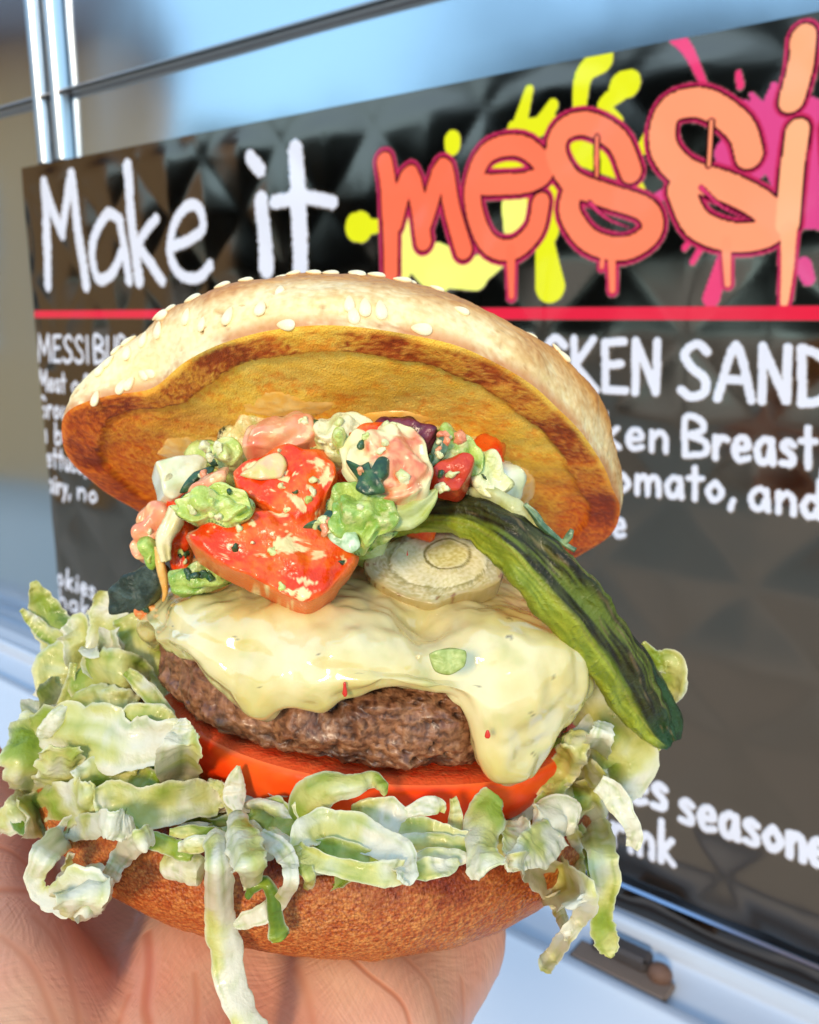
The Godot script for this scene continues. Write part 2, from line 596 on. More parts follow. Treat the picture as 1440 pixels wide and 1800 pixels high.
# a word written from (x0, y0) to (x1, y1) on the photograph's pixels, capitals h0 to h1 high
func word(text: String, x0: float, y0: float, x1: float, y1: float, h0: float, h1: float, w: float, c: Color) -> void:
	var total := 0.0
	for ch in text: total += float(glyph(ch)[0]) + 0.12
	var at := 0.0
	for ch in text:
		var g := glyph(ch)
		for k in range(1, g.size()):
			var st: Array = g[k]
			var flat := []
			for i in range(0, st.size(), 2):
				var f := (at + float(st[i])) / total
				flat.append(lerpf(x0, x1, f))
				flat.append(lerpf(y0, y1, f) - float(st[i + 1]) * lerpf(h0, h1, f))
			stroke(flat, 0.78 * w * lerpf(h0, h1, at / total) / h0, c, 0.6)
		at += float(g[0]) + 0.12


func crop(flat: Array, k: float, ox: float, oy: float) -> Array:
	var out := []
	for i in flat.size():
		out.append(float(flat[i]) / k + (ox if i % 2 == 0 else oy))
	return out


func print_board() -> void:
	im = Image.create(tw, thh, false, Image.FORMAT_RGBA8)
	var dark := Color(0.49, 0.43, 0.38)
	im.fill(dark)
	# the coloured splashes behind the big lettering
	var yel := Color(0.86, 0.86, 0.12)
	var yel2 := Color(0.93, 0.93, 0.45)
	var pink := Color(0.86, 0.22, 0.42)
	var mag := Color(0.82, 0.27, 0.5)
	var k := 1.636
	for e in [[[560, 380, 595, 255], 60, 34], [[625, 360, 662, 300], 60, 44], [[550, 365, 680, 350], 50, 50], [[740, 310, 752, 210, 800, 165], 44, 84], [[880, 235, 860, 240], 84, 84], [[855, 260, 810, 300, 850, 345], 60, 40], [[373, 400, 374, 415], 62, 58], [[95, 650, 112, 650], 86, 92], [[112, 650, 160, 648], 60, 40], [[935, 390, 925, 420], 34, 44], [[905, 525, 915, 545], 36, 36]]:
		stroke(crop(e[0], k, 560, 0), e[1] / k, yel, 0.0, true, e[2] / k)
	for e in [[[230, 640, 220, 760], 60, 110], [[260, 730, 330, 780], 90, 130], [[330, 760, 440, 790], 130, 90], [[440, 780, 500, 740], 90, 70], [[560, 590, 560, 690], 110, 90], [[630, 540, 640, 660], 110, 100], [[640, 680, 655, 820], 60, 100], [[500, 480, 560, 490], 60, 60], [[740, 430, 850, 480], 80, 60]]:
		stroke(crop(e[0], k, 560, 0), e[1] / k, yel2 if e[0][1] > 560 and e[0][0] < 620 else yel, 0.0, true, e[2] / k)
	for e in [[[1105, 250, 1060, 150, 1015, 95], 22, 46], [[1198, 205, 1204, 240], 22, 26], [[1120, 855, 1155, 745], 54, 40], [[1045, 710, 1060, 690], 22, 22], [[1068, 750, 1090, 715], 22, 22]]:
		stroke(crop(e[0], k, 560, 0), e[1] / k, pink, 0.0, true, e[2] / k)
	for e in [[[1235, 265, 1280, 340], 16, 60], [[1300, 240, 1290, 330], 24, 90], [[1200, 330, 1330, 400], 100, 160], [[1330, 400, 1420, 560], 170, 190], [[1170, 430, 1250, 480], 90, 70], [[1400, 300, 1440, 330], 60, 70], [[1385, 760, 1400, 800], 50, 40], [[960, 565, 1000, 545], 30, 40], [[1440, 640, 1400, 620], 40, 60], [[1420, 420, 1560, 380], 190, 120], [[1440, 520, 1640, 560], 160, 60]]:
		stroke(crop(e[0], k, 560, 0), e[1] / k, mag, 0.0, true, e[2] / k)
	# the big lettering: edge, line, body
	var big := [
		[[178, 462, 192, 560, 196, 780], 58, 0.0], [[205, 640, 252, 500, 292, 690], 60, 0.0], [[292, 640, 345, 480, 372, 600, 405, 715], 60, 0.0],
		[[470, 528, 590, 520, 640, 480, 570, 415, 470, 440, 432, 560, 470, 690, 545, 715, 610, 660, 628, 580], 62, 0.1],
		[[890, 490, 850, 400, 760, 350, 690, 372, 672, 440, 720, 520, 820, 560, 930, 600, 945, 665, 870, 712, 770, 690, 712, 610, 720, 540], 68, 0.3],
		[[1230, 440, 1200, 360, 1100, 292, 1000, 312, 980, 410, 1040, 490, 1180, 540, 1280, 600, 1290, 660, 1190, 680, 1080, 640, 1030, 540], 84, 0.65],
		[[1370, 370, 1355, 480, 1340, 640], 70, 1.0], [[1385, 100, 1378, 180, 1352, 280], 78, 0.9],
		[[1480, 360, 1500, 520, 1560, 600, 1640, 520, 1650, 380], 80, 1.0],
	]
	var drips := [[[542, 715, 543, 850], 34, 18, 0.05], [[832, 735, 836, 832], 26, 20, 0.3], [[806, 735, 804, 765], 16, 14, 0.3], [[1165, 690, 1168, 815], 30, 18, 0.6], [[1343, 660, 1340, 770, 1332, 870], 50, 22, 0.95]]
	var line := Color(0.33, 0.06, 0.15)
	var edge := Color(0.74, 0.16, 0.33)
	for b in big: stroke(crop(b[0], k, 560, 0), (float(b[1]) + 30.0) / k, edge)
	for b in drips: stroke(crop(b[0], k, 560, 0), (float(b[1]) + 22.0) / k, edge, 0.0, true, (float(b[2]) + 22.0) / k)
	for b in big: stroke(crop(b[0], k, 560, 0), (float(b[1]) + 10.0) / k, line)
	for b in drips: stroke(crop(b[0], k, 560, 0), (float(b[1]) + 4.0) / k, Color(0.55, 0.12, 0.2), 0.0, true, (float(b[2]) + 4.0) / k)
	for b in big + drips:
		var f: float = b[b.size() - 1]
		var c := Color(0.97, 0.42, 0.30).lerp(Color(0.99, 0.66, 0.48), f)
		stroke(crop(b[0], k, 560, 0), float(b[1]) / k, c, 0.0, true, (float(b[2]) if b.size() == 4 else float(b[1])) / k)
	# fine lines inside the letters
	for e in [[[790, 390, 792, 500], 0.3], [[1120, 345, 1112, 470], 0.65]]:
		stroke(crop(e[0], k, 560, 0), 22.0 / k, line)
		stroke(crop(e[0], k, 560, 0), 14.0 / k, Color(0.97, 0.42, 0.30).lerp(Color(0.99, 0.66, 0.48), e[1]))
	for e in [[770, 580, 820, 625, 880, 650], [1090, 535, 1150, 590, 1220, 625]]:
		stroke(crop(e, k, 560, 0), 16.0 / k, line, 0.0, true, 4.0)
		stroke(crop(e, k, 560, 0), 12.0 / k, pink, 0.0, true, 2.0)
	# brush lettering
	var white := Color(0.84, 0.84, 0.88)
	for e in [
		[[142, 640, 150, 820, 157, 1000], 42], [[145, 650, 172, 740, 205, 820], 40], [[205, 820, 220, 700, 235, 615], 40], [[235, 612, 262, 800, 287, 1000], 44],
		[[410, 775, 365, 748, 322, 820, 310, 905, 335, 980, 385, 955, 415, 880], 36], [[405, 765, 425, 880, 440, 985], 36],
		[[432, 580, 450, 780, 475, 985], 46], [[535, 765, 500, 810, 470, 860], 34], [[470, 860, 520, 930, 558, 985], 38],
		[[600, 862, 660, 835, 700, 800, 688, 730, 640, 722, 592, 800, 585, 890, 620, 960, 680, 975, 722, 930], 36],
		[[868, 550, 900, 592], 50], [[905, 705, 915, 830, 922, 940], 64], [[1022, 525, 1035, 700, 1042, 940], 66], [[952, 708, 1060, 690, 1155, 708], 44]]:
		stroke(crop(e[0], 2.0, 0, 0), float(e[1]) * 0.60, white, 4.0)
	# the line across, the small headings and their lists
	var y0 := tx(200, 553)
	im.fill_rect(Rect2i(int(tx(40, 553).x), int(y0.y - 7), tw, 14), Color(0.84, 0.14, 0.24))
	word("CHICKEN", 806, 672, 1166, 692, 84, 92, 19, white)
	word("SANDWICH", 1192, 696, 1720, 728, 94, 104, 21, white)
	word("Chicken", 900, 772, 1180, 795, 56, 60, 14, white)
	word("Breast,", 1200, 800, 1462, 826, 66, 74, 16, white)
	word("tomato,", 1040, 860, 1298, 886, 54, 60, 14, white)
	word("and", 1314, 893, 1452, 914, 60, 66, 15, white)
	word("rice", 1010, 936, 1100, 946, 50, 52, 13, white)
	word("fries", 1020, 1388, 1176, 1430, 66, 70, 17, white)
	word("seasoned", 1190, 1446, 1500, 1546, 66, 76, 17, white)
	word("drink", 1030, 1476, 1190, 1526, 66, 70, 15, white)
	word("MESSI", 60, 634, 154, 637, 46, 46, 9, white)
	word("BURGER", 160, 637, 280, 640, 46, 46, 9, white)
	word("Meat", 62, 684, 112, 690, 34, 34, 8, white)
	word("of", 120, 690, 152, 693, 34, 34, 8, white)
	word("Ground", 62, 732, 140, 740, 36, 36, 8, white)
	word("a", 62, 776, 80, 777, 34, 34, 8, white)
	word("blend", 90, 778, 160, 784, 34, 34, 8, white)
	word("Lettuce,", 62, 816, 150, 834, 34, 34, 8, white)
	word("Dairy,", 64, 860, 120, 874, 32, 32, 8, white)
	word("no", 130, 876, 170, 886, 32, 32, 8, white)
	word("Cookies", 58, 1012, 165, 1056, 32, 32, 8, white)
	word("or", 46, 1050, 70, 1058, 28, 28, 7, white)
	word("shakes", 80, 1060, 190, 1100, 30, 30, 7, white)


func build_truck() -> void:
	wo = P(1440, 555, 0.42)
	t_top = wall_st(1440, 15).y
	t_low = wall_st(1440, 1785).y
	s_left = wall_st(30, 295).x
	px_m = tw / (S1 - s_left)
	thh = int(ceil((t_top - t_low) * px_m))
	print_board()
	var truck := thing("food_truck", "bare polished steel side of a food truck behind the menu board", "food truck", wall_pt(0, -wo.y))
	var o := truck.position
	var steel := StandardMaterial3D.new()
	steel.albedo_color = Color(0.80, 0.83, 0.86)
	steel.metallic = 1.0
	steel.roughness = 0.13
	var brushed: StandardMaterial3D = steel.duplicate()
	brushed.roughness = 0.32
	brushed.albedo_color = Color(0.82, 0.84, 0.86)
	var w := Basis(WR, Vector3.UP, WN)
	# the smooth panel: a slightly uneven sheet over a thick wall
	var a := Acc.new()
	box(a, Transform3D(w, wall_pt(-0.2, 0.25 - 0.15, -0.055)), Vector3(4.4, 2.6, 0.06), Color.WHITE)
	part("wall_core", a, brushed, truck, o)
	a = Acc.new()
	var nu := 140
	var nv := 70
	var p := PackedVector3Array()
	var c := PackedColorArray()
	for j in nv:
		for i in nu:
			var s := lerpf(-2.0, 1.4, i / float(nu - 1))
			var t := lerpf(t_low - 0.9, t_top + 0.6, j / float(nv - 1))
			p.append(wall_pt(s, t, -0.018 + 0.0009 * nz.get_noise_2d(s * 330.0, t * 330.0)))
			c.append(Color.WHITE)
	add_grid(a, nu, nv, p, c)
	part("steel_panel", a, steel, truck, o)
	# the seam rail above the board
	var seam := wall_st(400, 68).y
	a = Acc.new()
	box(a, Transform3D(w, wall_pt(-0.3, seam, -0.012)), Vector3(3.4, 0.0035, 0.010), Color.WHITE, 0.0012)
	var dull: StandardMaterial3D = brushed.duplicate()
	dull.albedo_color = Color(0.70, 0.64, 0.60)
	part("seam_rail", a, dull, truck, o)
	# the corner post: two half-round bars with a dark joint between them
	for x in [52.0, 84.0]:
		a = Acc.new()
		var q := wall_st(x, 200)
		var rr := 0.0085
		var pp := PackedVector3Array()
		var cc := PackedColorArray()
		for j in 2:
			for i in 17:
				var an := PI * i / 16.0
				pp.append(wall_pt(q.x - cos(an) * rr, lerpf(t_top + 0.002, t_top + 0.6, j), -0.016 + sin(an) * rr * 1.3))
				cc.append(Color.WHITE)
		add_grid(a, 17, 2, pp, cc)
		part("post_bar", a, brushed, truck, o)
	a = Acc.new()
	box(a, Transform3D(w, wall_pt(wall_st(68, 200).x, t_top + 0.3, -0.0155)), Vector3(0.006, 0.6, 0.004), Color(0.1, 0.1, 0.1))
	var black := StandardMaterial3D.new()
	black.albedo_color = Color(0.08, 0.08, 0.085)
	black.roughness = 0.5
	part("post_joint", a, black, truck, o)
	# the ledge under the board
	var b0 := wall_pt(0, wall_st(1086, 1604).y)
	var ly := b0.y
	var r := ray(902, 1650)
	var lip := CAM + r * ((ly - 0.006 - CAM.y) / r.y)
	var depth := (lip - wo).dot(WN)
	var prof := [[-0.02, ly + 0.001], [0.0, ly + 0.001], [0.004, ly + 0.004], [0.009, ly + 0.003], [0.011, ly - 0.002], [0.014, ly - 0.008], [depth - 0.012, ly - 0.012], [depth - 0.008, ly - 0.006], [depth, ly - 0.004], [depth + 0.006, ly - 0.008], [depth + 0.03, ly - 0.022], [depth + 0.12, ly - 0.075], [depth + 0.125, ly - 0.085], [depth + 0.12, ly - 0.3]]
	a = Acc.new()
	var pp2 := PackedVector3Array()
	var cc2 := PackedColorArray()
	var fine := 4
	var np := (prof.size() - 1) * fine + 1
	for i in 60:
		var s := lerpf(-2.0, 1.0, i / 59.0)
		for j in np:
			var e := catmull(prof, j / float(np - 1))
			pp2.append(wall_pt(s, float(e[1]) - wo.y, float(e[0])))
			cc2.append(lin(184, 191, 200))
	add_grid(a, np, 60, pp2, cc2, false, PackedVector2Array(), true)
	var painted := mat(0.28, M.soft, 0.01, 8.0, 0.0, 0.5, 0.3, 0.15)
	part("ledge", a, painted, truck, o)
	# the latch on the ledge
	var latch := thing("ledge_latch", "rusty dark brown latch with a bolt lying on the pale ledge", "latch", wall_pt(0, 0))
	var mid: Vector3
	r = ray(1100, 1700)
	mid = CAM + r * ((ly - 0.010 - CAM.y) / r.y)
	latch.position = mid
	var rust := mat(0.6, M.grain, 0.05, 40.0)
	a = Acc.new()
	box(a, Transform3D(w, mid + WN * 0.006 + Vector3.UP * 0.0015), Vector3(0.058, 0.004, 0.016), lin(120, 100, 86), 0.0012)
	part("plate", a, rust, latch, mid)
	a = Acc.new()
	box(a, Transform3D(w, mid - WR * 0.004 + Vector3.UP * 0.007 - WN * 0.003), Vector3(0.034, 0.009, 0.012), lin(66, 58, 54), 0.002)
	part("housing", a, rust, latch, mid)
	a = Acc.new()
	lump(a, mid + WR * 0.02 + Vector3.UP * 0.006, w, Vector3(0.007, 0.006, 0.006), 0.0005, 30000.0, func(_q, _d, _g): return lin(104, 74, 56), 1.0, 18, 12)
	part("bolt", a, rust, latch, mid)


func build_board() -> void:
	var board := thing("menu_board", "black quilted menu board with white brush lettering and orange graffiti word", "menu board", wall_pt(s_left, t_low))
	var o := board.position
	var m := StandardMaterial3D.new()
	m.albedo_texture = ImageTexture.create_from_image(im)
	var mi := Image.create(tw / 2, thh / 2, false, Image.FORMAT_RGBA8)
	for y in thh / 2:
		for x in tw / 2:
			var c := im.get_pixel(x * 2, y * 2)
			var k := 1.0 - ss(0.52, 0.62, maxf(c.r, maxf(c.g, c.b)))
			mi.set_pixel(x, y, Color(k, k, k))
	m.metallic = 1.0
	m.metallic_texture = ImageTexture.create_from_image(mi)
	m.roughness = 0.12
	m.metallic_specular = 0.5
	# the quilted sheet: shallow pyramids in a diamond lattice
	var a := Acc.new()
	var nu := 300
	var nv := 140
	var p := PackedVector3Array()
	var c := PackedColorArray()
	var uv := PackedVector2Array()
	var x0 := wall_st(1312, 1038)
	var half := 0.042
	for j in nv:
		for i in nu:
			var s := lerpf(s_left, S1, i / float(nu - 1))
			var t := lerpf(t_top, t_low, j / float(nv - 1))
			var u := ((s - x0.x) + (t - x0.y)) / (2.0 * half)
			var v := ((s - x0.x) - (t - x0.y)) / (2.0 * half)
			var fu := absf(u - floor(u) - 0.5) * 2.0
			var fv := absf(v - floor(v) - 0.5) * 2.0
			var h := 1.0 - maxf(fu, fv)
			h = minf(h, 0.85) + 0.25 * (1.0 - fu * fu) * (1.0 - fv * fv)
			var edge := minf(minf(s - s_left, S1 - s), minf(t_top - t, t - t_low))
			h *= ss(0.0, 0.012, edge)
			p.append(wall_pt(s, t, -0.004 + 0.0011 * h + 0.0004 * nz.get_noise_2d(s * 900.0, t * 900.0)))
			c.append(Color.WHITE)
			uv.append(Vector2((s - s_left) / (S1 - s_left), (t_top - t) / (t_top - t_low)))
	add_grid(a, nu, nv, p, c, false, uv, true)
	part("quilted_sheet", a, m, board, o)
	# the edging along its foot
	a = Acc.new()
	box(a, Transform3D(Basis(WR, Vector3.UP, WN) * Basis(Vector3.RIGHT, -0.62), wall_pt((s_left + S1) / 2, wall_st(1263, 1629).y, -0.001)), Vector3(S1 - s_left - 0.01, 0.0035, 0.005), Color(0.6, 0.62, 0.66), 0.0008)
	var edging := StandardMaterial3D.new()
	edging.albedo_color = Color(0.62, 0.66, 0.74)
	edging.metallic = 1.0
	edging.roughness = 0.2
	part("edging", a, edging, board, o)
	a = Acc.new()
	box(a, Transform3D(Basis(WR, Vector3.UP, WN), wall_pt((s_left + S1) / 2, (t_top + t_low) / 2, -0.0105)), Vector3(S1 - s_left, t_top - t_low, 0.009), Color(0.03, 0.03, 0.035))
	part("backing", a, mat(0.5), board, o)


func build_surroundings() -> void:
	# what the steel mirrors: the yard, a building and trees to the left of the photographer
	var a := Acc.new()
	var p := PackedVector3Array()
	var c := PackedColorArray()
	for j in 60:
		for i in 60:
			var x := pow(absf(i - 29.5) / 29.5, 2.2) * 90.0 * signf(i - 29.5)
			var z := pow(absf(j - 29.5) / 29.5, 2.2) * 90.0 * signf(j - 29.5)
			p.append(Vector3(x, 0.0, z))
			var g := nf.get_noise_2d(x * 30.0, z * 30.0)
			c.append(lin(200, 186, 168) * (1.0 + 0.25 * g))
	add_grid(a, 60, 60, p, c, false, PackedVector2Array(), true)
	solo("ground", a, mat(0.85, M.grain, 1.0, 0.5), "", "", Vector3.ZERO, "", "structure")
	# building
	var b := thing("tan_building", "low tan stucco building with a brown tiled roof across the yard", "building", Vector3(-9.5, 0, -7.5))
	var o := b.position
	a = Acc.new()
	box(a, Transform3D(Basis(), Vector3(-10.5, 1.9, -7.75)), Vector3(4.0, 3.8, 13.2), lin(232, 172, 118))
	part("wall", a, mat(0.8), b, o)
	a = Acc.new()
	for e in [[-8.0, 3.7, -10.5, 5.4]]:
		var q := PackedVector3Array([Vector3(-7.7, 3.7, -14.4), Vector3(-7.7, 3.7, -1.05), Vector3(-10.5, 5.2, -14.4), Vector3(-10.5, 5.2, -1.05), Vector3(-13.2, 3.7, -14.4), Vector3(-13.2, 3.7, -1.05)])
		add_grid(a, 2, 3, q, PackedColorArray([lin(96, 66, 48), lin(96, 66, 48), lin(96, 66, 48), lin(96, 66, 48), lin(96, 66, 48), lin(96, 66, 48)]))
	part("roof", a, mat(0.8), b, o)
	for z in [-3.2, -5.6, -8.0, -10.4]:
		a = Acc.new()
		box(a, Transform3D(Basis(), Vector3(-8.47, 1.9, z)), Vector3(0.08, 1.5, 1.2), lin(235, 232, 226), 0.01)
		var f := part("window", a, mat(0.5), b, o)
		a = Acc.new()
		box(a, Transform3D(Basis(), Vector3(-8.42, 1.9, z)), Vector3(0.02, 1.3, 1.0), lin(40, 52, 66))
		part("pane", a, mat(0.1), f, o)
	# trees
	var lm := mat(0.6)
	lm.backlight_enabled = true
	lm.backlight = Color(0.9, 0.9, 0.7)
	var spots := [[-14.0, 0.3, 4.1, 226, 200, 80], [-13.5, 2.6, 4.5, 206, 170, 80], [-13.0, 4.9, 6.0, 96, 84, 56], [-12.6, 7.2, 6.3, 110, 88, 64], [-11.0, 9.4, 6.3, 92, 84, 56], [-8.8, 11.6, 6.4, 84, 80, 54], [-15.5, 6.4, 6.9, 98, 92, 56]]
	var says := ["olive leaved tree beside the tan building's near end", "small yellowish tree right of the olive leaved one", "first of the tall dark trees beside the yellowish tree", "brownish leaved tall tree between darker ones", "tall dark tree between the brownish tree and the last one", "tall dark tree farthest from the tan building", "tallest green tree behind the row at the back of the yard"]
	for k in spots.size():
		var e = spots[k]
		var t := thing("yard_tree", says[k], "tree", Vector3(e[0], 0, e[1]), "trees across the yard")
		a = Acc.new()
		var q := PackedVector3Array()
		var qc := PackedColorArray()
		for j in 5:
			for i in 10:
				var an := TAU * i / 10.0
				var rr := lerpf(0.22, 0.08, j / 4.0)
				q.append(Vector3(cos(an) * rr + 0.1 * sin(j * 1.3), j / 4.0 * float(e[2]) * 0.7, sin(an) * rr))
				qc.append(lin(92, 76, 62))
		add_grid(a, 10, 5, q, qc, true, PackedVector2Array(), true)
		part("trunk", a, mat(0.8), t)
		a = Acc.new()
		for i in 3000:
			var d := Vector3(rng.randfn(), rng.randfn() * 0.8, rng.randfn()).normalized() * pow(rng.randf(), 0.4)
			var lobe := 1.0 + 0.35 * nz.get_noise_3d(d.x * 70.0 + k * 50, d.y * 70.0, d.z * 70.0)
			var at := Vector3(d.x * 1.75, d.y * 1.75, d.z * 1.75) * lobe * float(e[2]) / 4.6 + Vector3(0, float(e[2]) * 0.62, 0)
			var bs := Basis.from_euler(Vector3(rng.randf() * TAU, rng.randf() * TAU, rng.randf() * TAU)).scaled(Vector3.ONE * rng.randf_range(0.10, 0.22))
			var n0 := a.v.size()
			var shade := lin(e[3], e[4], e[5]) * rng.randf_range(0.6, 1.2)
			for l in [Vector3(-0.5, 0, 0), Vector3(0, 0, 1), Vector3(0.5, 0, 0), Vector3(0, 0.1, -1)]:
				a.v.append(at + bs * l)
				a.n.append(bs.y.normalized())
				a.c.append(shade)
			a.ix.append_array([n0, n0 + 1, n0 + 2, n0, n0 + 2, n0 + 3])
		part("crown", a, lm, t)


# ---------------------------------------------------------------- the burger
var BUN: Transform3D
var TOP: Transform3D
var TOM: Transform3D
var PAT: Transform3D


func build_bottom_bun() -> void:
	var o := BUN.origin + BUN.basis.y * -0.021
	var bun := thing("bottom_bun", "lower half of the bun with dark toasted rim, resting on the palm", "bun", o)
	# crust: from the toasted rim over the side to the base
	var prof := [[0.0570, 0.0006], [0.0590, 0.0004], [0.0605, -0.0010], [0.0617, -0.0045], [0.0618, -0.0085], [0.0605, -0.0125], [0.0575, -0.0165], [0.0530, -0.0195], [0.0450, -0.0210], [0.03, -0.0212], [0.0001, -0.0212]]
	var nu := 560
	var nv := 120
	var p := PackedVector3Array()
	var c := PackedColorArray()
	var cream := lin(240, 170, 96)
	var brown := lin(198, 100, 40)
	var deep := lin(120, 44, 18)
	var light := lin(226, 172, 112)
	for j in nv:
		var v := j / float(nv - 1)
		var e := catmull(prof, v)
		for i in nu:
			var th := TAU * i / nu
			var d := Vector3(cos(th), 0, sin(th))
			var wob := 1.0 + 0.012 * nz.get_noise_2d(cos(th) * 60.0, sin(th) * 60.0)
			var l: Vector3 = d * (float(e[0]) * wob) + Vector3.UP * float(e[1])
			var low := n3(nf, l, 4200.0)
			var f := n3(nc, l, 62000.0)
			var g := n3(nf, l, 60000.0, 300.0)
			l += (d * 0.7 + Vector3.UP * (-0.5 if v > 0.6 else 0.2)) * (0.0009 * low + 0.00022 * f + 0.00016 * g)
			p.append(BUN * l)
			var k := clampf(0.32 + 0.25 * low + 0.9 * (f + 0.5) + 1.3 * g, 0.0, 1.0)
			var col := brown.lerp(cream, k)
			col = col.lerp(light, 0.15 * ss(0.1, 0.55, n3(nf, l, 3000.0, 77.0)))
			var toast := ss(0.34, 0.10, v + 0.10 * low + 0.10 * n3(nf, l, 9000.0, 40.0))
			col = col.lerp(deep.lerp(lin(168, 66, 30), clampf(0.5 + g, 0, 1)), toast)
			c.append(col)
	var a := Acc.new()
	add_grid(a, nu, nv, p, c, true)
	part("crust", a, M.toast, bun, o)
	# the cut face
	p = PackedVector3Array()
	c = PackedColorArray()
	nu = 200
	nv = 50
	for j in nv:
		var s := j / float(nv - 1)
		for i in nu:
			var th := TAU * i / nu
			var l := Vector3(cos(th) * 0.0575 * s, 0.0, sin(th) * 0.0575 * s)
			var f := n3(nc, l, 40000.0)
			l.y = 0.0008 - 0.0018 * ss(0.97, 0.85, s) + 0.0006 * f
			p.append(BUN * l)
			c.append(lin(214, 160, 62).lerp(lin(150, 66, 24), ss(0.84, 0.97, s + 0.1 * f)))
	a = Acc.new()
	add_grid(a, nu, nv, p, c, true, PackedVector2Array(), true)
	part("cut_face", a, M.crumb, bun, o)


